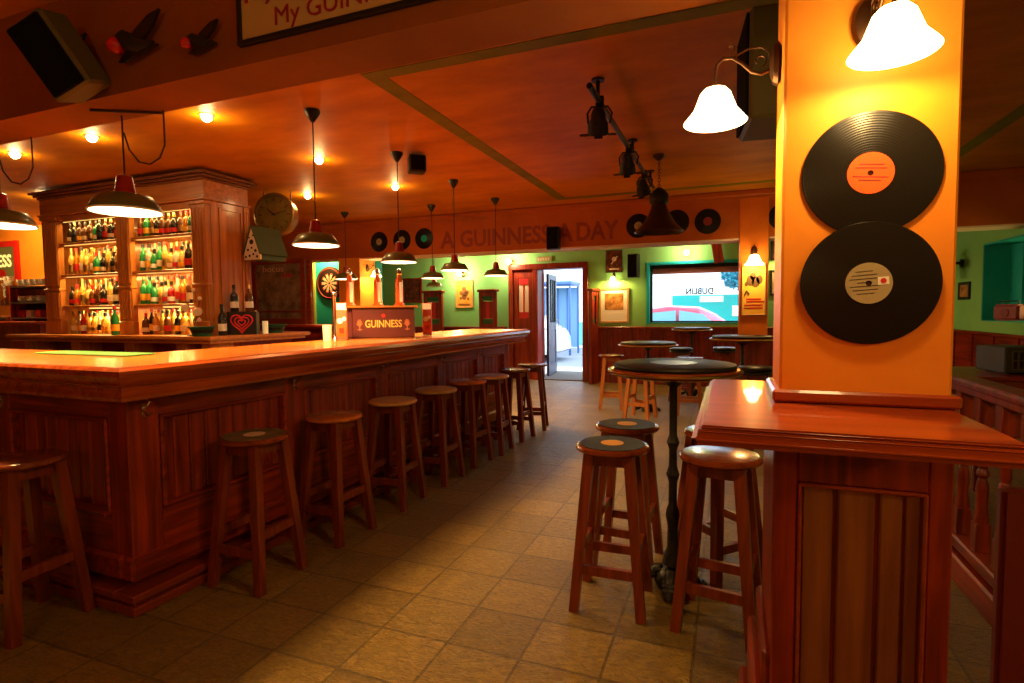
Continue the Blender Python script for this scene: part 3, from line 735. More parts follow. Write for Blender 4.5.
# ================================================================== LOUDSPEAKERS
def speaker(label, w, d, h, loc, rot, bev=.012):
    t = thing('loudspeaker', label, 'loudspeaker', loc, rot)
    bm = nb(); box(bm, -w/2, w/2, 0, d, -h/2, h/2, bev); obj('case', bm, plain('olive_case', (.10, .075, .022), .5) if w > .18 and h != .42 or w > .3 else 'black', t)
    bm = nb(); box(bm, -w/2+.014, w/2-.014, -.012, .0, -h/2+.014, h/2-.014, .004); obj('grille', bm, plain('black_grille_cloth', (.006, .005, .004), .9, 0, .1), t)
    bm = nb(); box(bm, -.03, .03, d-.005, d+.06, -.05, .05, .004); obj('wall_mount', bm, 'blackmatt', t)
    return t
speaker('large dark loudspeaker tilted on the near beam, top left', .185, .145, .30, (-2.55, 1.44, 2.385), (R(20), R(-24), R(12)))
speaker('small black loudspeaker hung on the lettered beam', .17, .12, .30, (-2.18, 7.025, 2.30), (0, 0, 0))
speaker('small black loudspeaker on the ceiling beside a pendant cone', .15, .13, .15, (-2.56, 4.30, 2.655), (0, 0, R(40)))
speaker('big olive loudspeaker hanging behind the amber pillar', .32, .24, .421, (.045, 2.52, 2.29), (0, 0, R(-84)))
speaker('small dark loudspeaker on the green wall left of the window', .19, .14, .42, (-1.62, 10.0, 2.13), (0, 0, R(-10)))

# ================================================================== SIGN AND WALL BIRDS ON THE NEAR BEAM
sg = thing('wall_sign', 'cream sign with red lettering in a black frame on the near beam', 'sign', (-1.20, 1.628, 2.53))
bm = nb(); box(bm, -.515, .515, -.006, .005, -.165, .165); obj('sign_board', bm, 'cream_sign', sg)
bm = nb()
for a, b, c, d in ((-.53, -.51, -.18, .18), (.51, .53, -.18, .18), (-.53, .53, -.18, -.16), (-.53, .53, .16, .18)): box(bm, a, b, -.016, .005, c, d, .003)
obj('sign_frame', bm, 'black', sg)
text('lettering', 'My Goodness', 'letter_red', sg, .72, .085, .003, (-.13, -.0075, -.008), bold=0)
text('lettering', 'My GUINNESS', 'letter_red', sg, .60, .085, .003, (-.05, -.0075, -.113), bold=0)
def bird(label, s, loc, flip=1):
    t = thing('wall_bird', label, 'wall ornament', loc, (0, 0, 0), 'flying bird ornaments on the near beam')
    bm = nb(); tube(bm, [(-.085, 0, .03), (-.06, 0, .025), (-.02, 0, .0), (.03, 0, -.02), (.07, 0, -.022), (.10, 0, -.018)], [.012, .026, .032, .026, .014, .004], 10)
    bmesh.ops.scale(bm, vec=(s, s*.7, s), verts=bm.verts); obj('bird_body', bm, 'blackmatt', t, 60)
    for pts in ([(-.03, -.01), (.0, .03), (.08, .075), (.135, .085), (.10, .035), (.03, -.015)], [(-.02, -.02), (-.08, -.06), (-.05, -.065), (.05, -.045), (.12, -.03), (.04, -.01)]):
        bm = nb(); prism(bm, [(x*s, z*s) for x, z in pts], -.006, .006, Matrix.Rotation(R(90), 4, 'X')); obj('wing', bm, 'black', t)
    bm = nb(); lathe(bm, [(0, -.03*s), (.024*s, -.02*s), (.03*s, 0), (.02*s, .02*s), (0, .028*s)], 14, Matrix.Translation((-.085*s, -.008, 0))); obj('red_breast', bm, 'red', t, 60)
    return t
bird('largest dark flying bird ornament with red front on the near beam', 1.15, (-2.27, 1.60, 2.46))
bird('small dark flying bird ornament next to the framed beam sign', .72, (-1.91, 1.605, 2.40))
bird('dark bird ornament half hidden behind the tilted loudspeaker', 1.15, (-2.72, 1.60, 2.45))

# ================================================================== PENDANT LAMPS
def pendant(label, loc, rad, drop, canopy=True, group='red and olive pendants over the bar', power=92, lit=True):
    """loc: centre of the shade's mouth; drop: length from mouth to ceiling"""
    t = thing('pendant_lamp', label, 'pendant lamp', loc, group=group)
    s = rad/.19
    bm = nb(); lathe(bm, [(.19*s, 0), (.192*s, .006*s), (.170*s, .045*s), (.140*s, .088*s), (.075*s, .102*s), (.055*s, .108*s)], 40)
    lathe(bm, [(.186*s, 0), (.165*s, .042*s), (.135*s, .083*s), (.05*s, .098*s)], 40)
    sh = obj('shade', bm, 'olive', t, 50)
    bm = nb(); lathe(bm, [(.19*s, -.004*s), (.194*s, 0), (.192*s, .008*s), (.186*s, .008*s), (.184*s, -.003*s)], 40); obj('shade_rim', bm, 'white_in', sh, 40)
    bm = nb(); lathe(bm, [(.058*s, .10*s), (.055*s, .112*s), (.045*s, .17*s), (.040*s, .205*s), (.018*s, .215*s), (0, .216*s)], 24); obj('red_cap', bm, 'red_enamel', t, 40)
    top = drop
    bm = nb(); tube(bm, [(0, 0, .21*s), (0, 0, top-.005)], .0045, 6); obj('cord', bm, 'cord', t, 50)
    if canopy:
        bm = nb(); lathe(bm, [(0, top-.085), (.012, top-.085), (.022, top-.07), (.052, top-.022), (.052, top-.004), (.0, top-.001)], 24); obj('canopy', bm, 'black', t, 40)
    if lit:
        bm = nb(); lathe(bm, [(.182*s, .006*s), (0, .012*s)], 32); obj('lit_mouth', bm, 'pend_glow', sh)
        l = lamp('SPOT', (0, 0, -.006*s), power, WARM, .075, (0, 0, 0), 152, .6); l.parent = t
    return t
pendant('pendant over the bar hanging from the second ceiling cone', (-2.70, 3.14, 1.82), .158, CZ-1.82)
pendant('pendant hanging under the cone with the small ceiling loudspeaker', (-2.735, 4.24, 1.79), .158, CZ-1.79)
pendant('pendant over the bar in front of the orange poster', (-2.76, 5.36, 1.79), .152, CZ-1.79)
pendant('pendant hung last over the bar, beside the street door', (-2.725, 6.41, 1.79), .15, CZ-1.79, power=74)
pendant('small pendant hanging in front of the wall cupboard, inner row', (-3.67, 6.485, 1.79), .15, CZ-1.79, power=74)
pendant('pendant hanging behind the tap bottles, by the dartboard', (-5.02, 6.43, 1.815), .155, CZ-1.815, power=74)
pendant('big near pendant with red cap in front of the bottle cabinet', (-2.66, 1.80, 1.835), .152, 2.287-1.835, False, power=92)
pendant('near pendant cut by the left picture edge', (-3.65, 1.80, 1.835), .152, 2.287-1.835, False, power=92)
pendant('unlit dark pendant hanging in the far green room', (-4.95, 8.8, 1.80), .14, CZ-1.80, lit=False, group='unlit pendants')
for (x, lab) in ((-2.66, 'looped dark cable above the near red-capped pendant'), (-3.65, 'looped dark cable above the pendant at the left edge')):
    bm = nb(); tube(bm, [(x+.01, 1.80, 2.20), (x+.04, 1.80, 2.12), (x+.09, 1.81, 2.06), (x+.15, 1.82, 2.045), (x+.20, 1.83, 2.07), (x+.225, 1.84, 2.13), (x+.225, 1.84, 2.285)], .004, 6); 
    tag(obj('cable_loop', bm, 'cord', None, 60), lab, 'cable', 'cable loops')
bm = nb(); tube(bm, [(-2.72, 1.70, 2.281), (-2.46, 1.852, 2.281)], .006, 6); tag(obj('ceiling_conduit', bm, 'cord', None, 60), 'thin dark conduit on the beam underside above the near pendant', 'conduit')

def globe(label, loc, power):  # added globes, standing in for unseen lamps that light the foreground
    t = thing('added_globe_lamp', label, 'pendant lamp', loc, group='added globe pendants at the near end of the room')
    bm = nb(); lathe(bm, [(0, -.11), (.06, -.095), (.10, -.045), (.11, 0), (.10, .05), (.06, .095), (.03, .11), (0, .11)], 28); obj('glass_globe', bm, 'shade_glow', t, 60)
    bm = nb(); lathe(bm, [(0, .105), (.035, .105), (.03, .16), (.006, .18), (.006, CZ-loc[2]-.03), (.05, CZ-loc[2]-.02), (.05, CZ-loc[2]), (0, CZ-loc[2])], 16); obj('stem', bm, 'bronze', t, 40)
    l = lamp('POINT', (0, 0, -.16), power, WARM, .08); l.parent = t
globe('added unseen globe pendant right of the photograph viewpoint', (2.0, .1, 2.15), 13)
globe('added unseen globe pendant behind the photograph viewpoint', (-.6, -1.6, 2.15), 9)
# ================================================================== DOWNLIGHTS
for i, (x, y, lab) in enumerate(((-5.75, 2.96, 'downlight at the far left above the left pendant'), (-4.67, 2.92, 'downlight left of the near pendant cord'), (-3.45, 2.93, 'downlight right of the looped cable'), (-3.50, 4.14, 'downlight close to the first pendant cord, upper one'), (-4.69, 5.33, 'downlight above the round clock'), (-3.48, 5.35, 'downlight beside the cord of the second coned pendant'), (-7.6, 4.15, 'small downlight at the left end of the cabinet top'), (-9.95, 4.62, 'downlight over the coffee corner'))):
    t = thing('downlight', lab, 'downlight', (x, y, CZ), group='recessed ceiling downlights')
    bm = nb(); lathe(bm, [(.035, -.001), (.05, -.006), (.055, -.001)], 20); obj('trim_ring', bm, 'brass', t, 40)
    bm = nb(); lathe(bm, [(.034, -.002), (.036, -.016), (.028, -.034), (.014, -.044), (0, -.047)], 20); obj('bulb', bm, 'bulb_glow', t, 60)
    l = lamp('SPOT', (0, 0, -.06), 60 if x < -9 else 8, WARM, .03, (0, 0, 0), 110, .8); l.parent = t
    l = lamp('POINT', (0, 0, -.10), 24 if x < -9 else 1.5, WARM, .02); l.parent = t

# ================================================================== SCONCES
def sconce(label, loc, ang, s=1., power=14, group='opal glass wall sconces', bellr=.088):
    """arm comes out along local -y from a plate on the wall at loc"""
    t = thing('wall_sconce', label, 'wall lamp', loc, (0, 0, ang), group)
    bm = nb(); lathe(bm, [(0, 0), (.035, 0), (.046, .008), (.04, .02), (.02, .028), (0, .03)], 24, Matrix.Scale(s, 4) @ Matrix.Diagonal((.8, 1, 1.35, 1)) @ Matrix.Rotation(R(90), 4, 'X')); obj('back_plate', bm, 'bronze', t, 40)
    bm = nb(); pts = []
    for y, z in ((-.02, -.012), (-.05, -.022), (-.075, -.012), (-.10, .015), (-.125, .035), (-.15, .038), (-.168, .022), (-.172, -.005), (-.172, -.055)): pts.append((0, y*s, z*s))
    tube(bm, pts, .0055*s, 8); arm = obj('arm', bm, 'bronze', t, 60)
    for cy_, cz_, r0, turn, st in ((-.055, .015, .020, 1.6, -1.2), (-.132, .062, .014, 1.5, -1.5)):
        bm = nb(); pts = [(0, (cy_+r0*(1-k/26*.75)*math.cos(st+k/20*turn*PI))*s, (cz_+r0*(1-k/26*.75)*math.sin(st+k/20*turn*PI))*s) for k in range(21)]
        tube(bm, pts, .003*s, 6); obj('scroll', bm, 'bronze', arm, 60)
    bm = nb(); tube(bm, [(0, y*s, z*s) for y, z in ((-.025, .0), (-.03, .035), (-.05, .052), (-.08, .055), (-.105, .045), (-.125, .035))], .003*s, 6); obj('scroll', bm, 'bronze', arm, 60)
    b = bellr/.088*s
    bm = nb(); lathe(bm, [(.0, -.028*s), (.03*b, -.030*s), (.042*b, -.045*b), (.05*b, -.07*b), (.06*b, -.10*b), (.078*b, -.125*b), (.088*b, -.14*b), (.085*b, -.143*b), (.074*b, -.126*b), (.056*b, -.10*b), (.046*b, -.07*b), (.036*b, -.045*b), (0, -.034*b)], 36, Matrix.Translation((0, -.172*s, -.143*b)) @ Matrix.Diagonal((1, 1, .86, 1)) @ Matrix.Translation((0, 0, .143*b)))
    obj('glass_shade', bm, 'shade_glow', t, 60)
    l = lamp('POINT', (0, -.172*s, -.13*b), power, WARM, .02); l.parent = t
    return t
sconce('lit sconce on the left face of the amber pillar', (.1157, 1.615, 1.9788), R(-90), .918, 10)
sconce('lit sconce above the big records on the amber pillar front', (.283, 1.50, 1.988), R(6), .918, 2.8)
sconce('lit sconce above the yellow poster on the orange pillar', (.26, 7.19, 2.02), 0, 1.05, 5, bellr=.10)
sconce('lit sconce on the lit side of the pillar behind the taps', (-5.36, 7.38, 2.05), R(90), 1.0, 14)
sconce('lit sconce over the framed sepia picture right of the door', (-1.98, WY, 1.985), 0, .75, 14)
sconce('lit sconce on the back wall just peeping out beside the amber pillar', (.815, WY, 2.28), 0, 1.1, 7)
def bulb_light(label, loc, power):
    t = thing('wall_spotlight', label, 'spotlight', loc, group='bare bulb spotlights on the back wall')
    bm = nb(); lathe(bm, [(0, 0), (.045, 0), (.05, -.02), (.02, -.03), (.018, -.08), (.028, -.09), (.028, -.12)], 20, Matrix.Rotation(R(-90), 4, 'X')); 
    bmesh.ops.transform(bm, matrix=Matrix.Rotation(PI, 4, 'X'), verts=bm.verts)
    for v in bm.verts: v.co.y = -abs(v.co.y)
    obj('mount', bm, 'brass', t, 40)
    bm = nb(); lathe(bm, [(0, -.045), (.03, -.035), (.045, 0), (.035, .03), (0, .045)], 20, Matrix.Translation((0, -.155, 0))); obj('bulb', bm, 'bulb_glow', t, 60)
    l = lamp('POINT', (0, -.26, 0), power, (1, .78, .5), .05); l.parent = t
bulb_light('bright bulb light over the fixed side door', (-4.0, WY, 2.30), 13)
bulb_light('bright bulb light above the orange poster', (-5.07, WY, 2.10), 12)
bulb_light('bright bulb light above the street window', (-.70, WY, 2.32), 6)

# ================================================================== TRACK LIGHT AND BELL LAMP
tk = thing('track_light', 'dark ceiling bar carrying three black stage spotlights', 'spotlight bar', (-.76, 4.4, 2.63))
bm = nb(); tube(bm, [(0, -1.22, 0), (0, 1.65, 0)], .018, 10); obj('bar', bm, 'iron', tk, 50)
for y in (-1.0, .3, 1.4):
    bm = nb(); tube(bm, [(0, y, .0), (0, y, .118)], .012, 8); lathe(bm, [(0, .117), (.04, .117), (.04, .105), (0, .105)], 16, Matrix.Translation((0, y, 0))); obj('hanger', bm, 'iron', tk, 50)
for y, rz in ((-.95, 15), (.12, 5), (1.0, -10)):
    mt = Matrix.Translation((0, y, 0)) @ Matrix.Rotation(R(rz), 4, 'Z')
    bm = nb(); m2 = mt @ Matrix.Translation((-.01, -.02, -.135)) @ Matrix.Rotation(R(-152), 4, 'X') @ Matrix.Scale(.72, 4)
    lathe(bm, [(0, -.12), (.045, -.115), (.06, -.08), (.065, -.04), (.085, 0), (.09, .09), (.086, .09), (.08, .02), (0, .02)], 24, m2)
    for k in range(4):
        a = PI/2*k; bmesh.ops.transform(bm, matrix=Matrix(), verts=[])
        box(bm, .06*math.cos(a)*1.5-.035, .06*math.cos(a)*1.5+.035, .06*math.sin(a)*1.5-.035, .06*math.sin(a)*1.5+.035, .09, .096, mat=m2 @ Matrix.Translation((math.cos(a)*.03, math.sin(a)*.03, 0)))
    sp_ = obj('spotlight', bm, 'iron', tk, 40)
    bm = nb(); tube(bm, [(-.07, 0, -.13), (-.075, 0, -.07), (-.05, 0, -.03), (.05, 0, -.03), (.075, 0, -.07), (.06, 0, -.13)], .007, 6); box(bm, -.025, .025, -.025, .025, -.045, .03, .004)
    bmesh.ops.transform(bm, matrix=mt, verts=bm.verts); obj('yoke', bm, 'iron', sp_, 40)
    bm = nb(); tube(bm, [(0, .03, -.20), (.03, .07, -.10), (.01, .04, 0)], .006, 6); bmesh.ops.transform(bm, matrix=mt, verts=bm.verts); obj('cable', bm, 'cord', sp_, 50)
bl_ = thing('bell_lamp', 'dark unlit bell pendant on a chain before the beam records', 'pendant lamp', (-.61, 5.25, 2.05))
bm = nb(); lathe(bm, [(.215, 0), (.222, .006), (.20, .03), (.14, .09), (.10, .16), (.075, .22), (.07, .25), (0, .255)], 32); lathe(bm, [(.212, .002), (.13, .09), (.06, .22), (0, .235)], 32); obj('shade', bm, plain('dark_bronze_shade', (.06, .03, .012), .35, .6), bl_, 50)
bm = nb(); lathe(bm, [(.07, .25), (.085, .27), (.085, .34), (.06, .37), (.03, .40), (0, .41)], 20); obj('lamp_neck', bm, 'iron', bl_, 40)
bm = nb()
for k in range(9):
    z = .42+k*.027; m_ = Matrix.Translation((0, 0, z)) @ Matrix.Rotation(R(90*(k % 2)), 4, 'Z') @ Matrix.Rotation(R(90), 4, 'X')
    pts = [m_ @ Vector((.011*math.cos(a*PI/5), .018*math.sin(a*PI/5), 0)) for a in range(11)]; tube(bm, pts, .003, 5, False)
obj('chain', bm, 'bronze', bl_, 60)
bm = nb(); lathe(bm, [(0, .645), (.02, .65), (.055, .68), (.06, .698), (0, .699)], 20); obj('canopy', bm, 'bronze', bl_, 40)

# ================================================================== BACK COUNTER AND BOTTLE CABINET
bc = thing('back_counter', 'island back counter carrying the bottle cabinet', 'counter', (0, 0, 0))
bm = nb(); box(bm, -7.55, -4.40, 3.68, 5.0, 1.10, 1.14, .014, seg=2); box(bm, -7.50, -4.44, 3.72, 4.95, 1.07, 1.10, .006); obj('worktop', bm, 'cab_wood_x', bc, 30)
bm = nb(); box(bm, -7.40, -4.55, 4.05, 4.85, 0, 1.07); box(bm, -7.42, -4.52, 3.80, 4.9, .80, .84); box(bm, -7.42, -4.52, 3.80, 4.9, 0, .12); obj('carcass', bm, 'wood_x', bc)
for x in (-7.42, -6.6, -5.75, -5.0, -4.66):
    bm = nb(); box(bm, x, x+.14, 3.80, 4.05, 0, 1.07, .008); obj('leg_panel', bm, 'cab_wood', bc)
CX0, CX1, CY = -7.26, -4.72, 3.95
cabn = thing('bottle_cabinet', 'tall fluted wooden bottle cabinet with cornice on the back counter', 'cabinet', (0, 0, 0))
bm = nb(); box(bm, CX0+.02, CX1-.02, 4.27, 4.30, 1.14, 2.45); obj('back_panel', bm, 'cab_wood', cabn)
bm = nb(); box(bm, CX0, CX0+.03, CY+.061, 4.47, 1.14, 2.45); obj('side_panel', bm, 'cab_wood', cabn)
bm = nb(); box(bm, CX1-.03, CX1, CY+.061, 4.47, 1.14, 2.45)
box(bm, CX1-.01, CX1+.012, 4.10, 4.12, 1.3, 2.4); box(bm, CX1-.01, CX1+.012, 4.36, 4.38, 1.3, 2.4); box(bm, CX1-.01, CX1+.012, 4.12, 4.36, 2.38, 2.4); box(bm, CX1-.01, CX1+.012, 4.12, 4.36, 1.3, 1.32)
obj('side_panel', bm, 'cab_wood', cabn)
def pilaster(x0, x1, y, side=False):
    bm = nb(); box(bm, x0, x1, y, y+.06, 1.14, 2.45, .004); box(bm, x0-.008, x1+.008, y-.012, y+.06, 1.14, 1.28, .006); box(bm, x0-.008, x1+.008, y-.012, y+.06, 1.62, 1.65, .006); box(bm, x0-.012, x1+.012, y-.018, y+.06, 2.41, 2.45, .008)
    n = max(2, int((x1-x0)/.035))
    for i in range(n):
        xc = x0+(i+.5)*(x1-x0)/n; tube(bm, [(xc, y-.001, 1.68), (xc, y-.001, 2.38)], .009, 6); tube(bm, [(xc, y-.001, 1.31), (xc, y-.001, 1.60)], .009, 6)
    obj('pilaster', bm, 'cab_wood', cabn, 40)
pilaster(-7.26, -6.99, CY); pilaster(-6.02, -5.81, CY); pilaster(-4.92, CX1, CY)
bm = nb(); box(bm, CX1-.03, CX1+.015, 4.40, 4.47, 1.14, 2.45, .004)
for i in range(3): tube(bm, [(CX1+.015, 4.412+i*.022, 1.3), (CX1+.015, 4.412+i*.022, 2.4)], .008, 6)
obj('pilaster', bm, 'cab_wood', cabn, 40)
bays = ((-6.985, -6.025), (-5.805, -4.925))
SH = (1.455, 1.80, 2.15)
for a, b in bays:
    for z in SH:
        bm = nb(); box(bm, a, b, CY+.01, 4.27, z-.025, z, .004); obj('shelf', bm, 'cab_wood_x', cabn)
bm = nb(); box(bm, CX0-.0, CX1+.0, CY-.01, 4.47, 2.45, 2.66); box(bm, CX0-.02, CX1+.02, CY-.03, 4.49, 2.45, 2.475, .006); obj('fascia', bm, 'cab_wood_x', cabn)
bm = nb()
for z0, z1, o in ((2.64, 2.665, .02), (2.665, 2.69, .045), (2.69, 2.72, .075)): box(bm, CX0-o, CX1+o, CY-.01-o, 4.47+o, z0, z1, .008)
obj('cornice', bm, wood('dark_cornice', (.12, .03, .009), (.24, .065, .016), 0, .3, .4), cabn)
for a, b in ((-6.62, -6.05), (-5.45, -4.95)):
    bm = nb(); box(bm, a, b, 4.02, 4.05, 1.418, 1.429); obj('light_strip', bm, 'strip_glow', cabn)
    l = lamp('AREA', ((a+b)/2, 4.06, 1.41), 5, (1, .66, .22)); l.data.shape = 'RECTANGLE'; l.data.size = b-a; l.data.size_y = .03; l.parent = cabn
for a, b in bays:
    bm = nb(); box(bm, a, b, CY+.005, CY+.03, 2.385, 2.452, .004); obj('valance', bm, 'cab_wood_x', cabn)
for a, b in bays:     # added unseen lamps behind the shelf lips, brightening the upper bottles
    for z, pw in ((1.775, 3.3), (2.125, 2.8), (2.385, 1.3)):
        bm = nb(); box(bm, a+.05, b-.05, 3.985, 3.993, z-.004, z-.0005); obj('light_strip', bm, 'strip_glow', cabn)
        l = lamp('AREA', ((a+b)/2, 3.99, z-.008), pw, (1, .62, .18), rot=(R(28), 0, 0)); l.data.shape = 'RECTANGLE'; l.data.size = b-a-.1; l.data.size_y = .02; l.parent = cabn

# ---- bottles
def bottle_bm(kind):
    P = {'tall': [(0, 0), (.034, 0), (.037, .006), (.037, .17), (.030, .195), (.014, .225), (.0135, .285), (.0155, .287), (.0155, .30)],
         'whisky': [(0, 0), (.040, 0), (.043, .006), (.043, .15), (.036, .172), (.015, .195), (.0145, .25), (.017, .252), (.017, .265)],
         'stubby': [(0, 0), (.046, 0), (.050, .008), (.050, .10), (.042, .135), (.017, .16), (.016, .195), (.019, .197), (.019, .21)],
         'slim': [(0, 0), (.029, 0), (.031, .005), (.031, .20), (.022, .225), (.012, .245), (.012, .305), (.014, .307), (.014, .318)]}[kind]
    bm = nb(); lathe(bm, P, 14); return bm, P
kinds = ('tall', 'whisky', 'stubby', 'slim')
BM_, LM_, CM_ = {}, {}, {}
for k in kinds:
    bm, P = bottle_bm(k)
    o = obj('bottle_body', bm, None, None, 40); BM_[k] = o.data; bpy.data.objects.remove(o)
    r, zt = P[2][0], P[3][1]
    bm = nb(); lathe(bm, [(r+.0008, zt*.25), (r+.0008, zt*.66)], 14); o = obj('label', bm, None, None, 60); LM_[k] = o.data; bpy.data.objects.remove(o)
    zt = P[-1][1]; rr = P[-1][0]
    bm = nb(); lathe(bm, [(rr+.001, zt-.035), (rr+.0015, zt+.002), (0, zt+.003)], 12); o = obj('cap', bm, None, None, 40); CM_[k] = o.data; bpy.data.objects.remove(o)
def glassy(name, c, tr=.45): return plain(name, c, .12, 0, .5, .5, trans=tr, ior=1.3)
GM = {'amber': glassy('amber_glass_bottle', (.62, .22, .02)), 'golden': glassy('golden_bottle', (.85, .50, .10)), 'green': glassy('green_bottle', (.03, .30, .08)), 'dark': glassy('dark_bottle', (.02, .015, .01), .1),
      'clear': glassy('clear_bottle', (.88, .74, .50), .6), 'red': glassy('red_bottle', (.50, .02, .015), .3), 'brown': glassy('brown_bottle', (.16, .05, .012), .3), 'blue': glassy('blue_bottle', (.03, .08, .28), .3)}
LABM = {'white': M['white'], 'yellow': M['lab_yellow'], 'red': M['red'], 'black': M['black'], 'cream': M['cream'], 'green': M['lab_green'], 'gold': M['brass']}
_meshcache = {}
def withmat(me, m):
    k = (me.name, m.name)
    if k not in _meshcache:
        c = me.copy(); c.materials.clear(); c.materials.append(m); _meshcache[k] = c
    return _meshcache[k]
def bottle(kind, col, lab, cap, loc, label, group, s=1.):
    t = bpy.data.objects.new('bottle', withmat(BM_[kind], GM[col])); C.objects.link(t); t.location = loc; rad = {'tall': .037, 'whisky': .043, 'stubby': .05, 'slim': .031}[kind]; k_ = min(s, .0395/rad); t.scale = (k_, k_, s)
    t.rotation_euler = (0, 0, random.uniform(0, 6))
    tag(t, label, 'bottle', group)
    for nm, me, m in (('paper_label', LM_[kind], LABM[lab]), ('cap', CM_[kind], LABM[cap])):
        c = bpy.data.objects.new(nm, withmat(me, m)); C.objects.link(c); c.parent = t
    return t
ORD = ('first', 'second', 'third', 'fourth', 'fifth', 'sixth', 'seventh', 'eighth', 'ninth', 'tenth', 'eleventh', 'twelfth', 'thirteenth')
ROW = ('counter row', 'lowest shelf', 'middle shelf', 'top shelf')
pal = {  # (row, bay): colours from the photo, left to right
 (3, 0): 'dark dark brown brown brown green dark brown dark brown'.split(), (3, 1): 'brown green brown dark brown brown dark brown amber green'.split(),
 (2, 0): 'golden amber golden golden amber green dark golden dark golden'.split(), (2, 1): 'green clear green green golden golden clear golden dark clear'.split(),
 (1, 0): 'dark amber golden golden brown brown dark golden dark brown'.split(), (1, 1): 'green green green golden clear red clear amber brown amber'.split(),
 (0, 0): 'golden clear red golden golden clear golden clear amber green'.split(), (0, 1): 'brown dark amber golden brown golden dark golden clear brown'.split()}
labs = {'dark': ('yellow', 'cream', 'red', 'gold', 'black'), 'brown': ('cream', 'yellow', 'gold', 'red'), 'green': ('yellow', 'white', 'cream'), 'amber': ('yellow', 'cream', 'red'), 'golden': ('yellow', 'cream', 'gold'), 'clear': ('white', 'yellow', 'red', 'black'), 'red': ('white', 'black'), 'blue': ('white',)}
ZR = (1.1415, 1.4565, 1.8015, 2.1515)
HMAX = (.265, .30, .30, .265)
for (row, bay), cols in pal.items():
    a, b = bays[bay]; n = len(cols); w = (b-a-.06)/n
    for i, c in enumerate(cols):
        k = random.choice(kinds if row < 3 else ('tall', 'whisky', 'stubby'))
        full = {'tall': .303, 'whisky': .268, 'stubby': .213, 'slim': .321}[k]
        s = min(1.12, HMAX[row]/full) * random.uniform(.93, 1.)
        lab = random.choice(labs[c]); cap = random.choice(('black', 'gold', 'red', 'black'))
        bottle(k, c, lab, cap, (a+.03+(i+.5)*w, CY+.085+random.uniform(-.012, .012), ZR[row]), f'{c} bottle, {ORD[i]} from left, {ROW[row]} of the {"left" if bay == 0 else "right"} cabinet bay', 'bottles in the front rows of the cabinet', s)
    # a second row behind, between the front bottles
    if row in (0, 1, 2):
        for i in range(n-1):
            k = random.choice(('tall', 'slim')); c = random.choice(('golden', 'amber', 'clear', 'golden', 'brown'))
            full = {'tall': .303, 'slim': .321}[k]; s = HMAX[row]/full*random.uniform(.95, 1.)
            bottle(k, c, 'cream', random.choice(('black', 'gold', 'red')), (a+.03+(i+1)*w, CY+.195, ZR[row]), f'{c} rear bottle behind gap {ORD[i]} from left, {ROW[row]}, {"left" if bay == 0 else "right"} cabinet bay', 'bottles in the rear rows of the cabinet', s)
GBk = 'bottles at the right end of the back counter'
bottle('tall', 'green', 'yellow', 'red', (-5.91, 3.83, 1.14), 'green bottle with yellow label standing before the middle cabinet upright', GBk)
bottle('tall', 'dark', 'white', 'black', (-4.585, 3.98, 1.14), 'dark bottle with white label just left of the red heart box', GBk)
bottle('whisky', 'dark', 'white', 'black', (-4.63, 4.17, 1.37), 'left dark bottle standing on the heart box', GBk)
bottle('whisky', 'brown', 'white', 'gold', (-4.53, 4.26, 1.37), 'right bottle standing on the heart box', GBk)
bottle('whisky', 'green', 'cream', 'gold', (-4.56, 4.36, 1.14), 'green bottle half hidden behind the heart box', GBk, .9)

hb = thing('heart_box', 'black box with a red heart ornament on the back counter', 'box', (-4.55, 4.20, 1.14), R(35))
bm = nb(); box(bm, -.135, .135, -.075, .075, 0, .23, .006); obj('box_body', bm, 'black', hb)
bm = nb(); hp = []
for k in range(40):
    a = 2*PI*k/40; hp.append((.0062*16*math.sin(a)**3, .0062*(13*math.cos(a)-5*math.cos(2*a)-2*math.cos(3*a)-math.cos(4*a))))
tube(bm, [(x, -.078, .12+z) for x, z in hp] + [(hp[0][0], -.078, .12+hp[0][1])], .008, 6)
for sc_ in (.66, .33): tube(bm, [(x*sc_, -.078, .12+z*sc_) for x, z in hp] + [(hp[0][0]*sc_, -.078, .12+hp[0][1]*sc_)], .006, 6)
obj('heart', bm, plain('bright_red_heart', (.72, .02, .03), .35), hb, 60)
def hat(label, loc, s=1.):
    t = thing('felt_hat', label, 'hat', loc, group='green hats on the back counter')
    bm = nb(); lathe(bm, [(0, .004), (.085*s, .0), (.10*s, .03), (.12*s, .075), (.15*s, .085), (.152*s, .09), (.115*s, .083), (.095*s, .035), (.08*s, .01), (0, .01)], 28); obj('hat_body', bm, 'cloth_green', t, 60)
    bm = nb(); lathe(bm, [(.104*s, .03), (.117*s, .058), (.112*s, .06)], 28); obj('hat_band', bm, 'black', t, 60)
hat('upturned dark green felt hat before the right cabinet upright', (-4.63, 3.79, 1.14), .85)
hat('upturned dark green felt hat at the right end of the back counter', (-4.53, 4.60, 1.14), .8)
bm = nb(); lathe(bm, [(0, 0), (.026, 0), (.028, .13), (.024, .13), (.02, .01), (0, .01)], 18); tag(obj('candle_glass', bm, 'pale_added_glow', None, 40, (-4.45, 4.38, 1.14)), 'pale candle glass between the heart box and the right hat', 'candle')
fo = thing('flower_ornament', 'wire ornament with pale round discs beside the cabinet upright', 'ornament', (-4.85, 3.87, 1.14), R(45))
bm = nb()
for x, z in ((-.06, .27), (.05, .23), (.07, .36), (.02, .44), (-.03, .33), (.06, .17)): tube(bm, [(0, 0, .02), (x*.4, 0, z*.5), (x, 0, z)], .003, 5)
lathe(bm, [(0, 0), (.05, 0), (.05, .012), (.01, .02), (0, .02)], 18); obj('stem', bm, 'bronze', fo, 60)
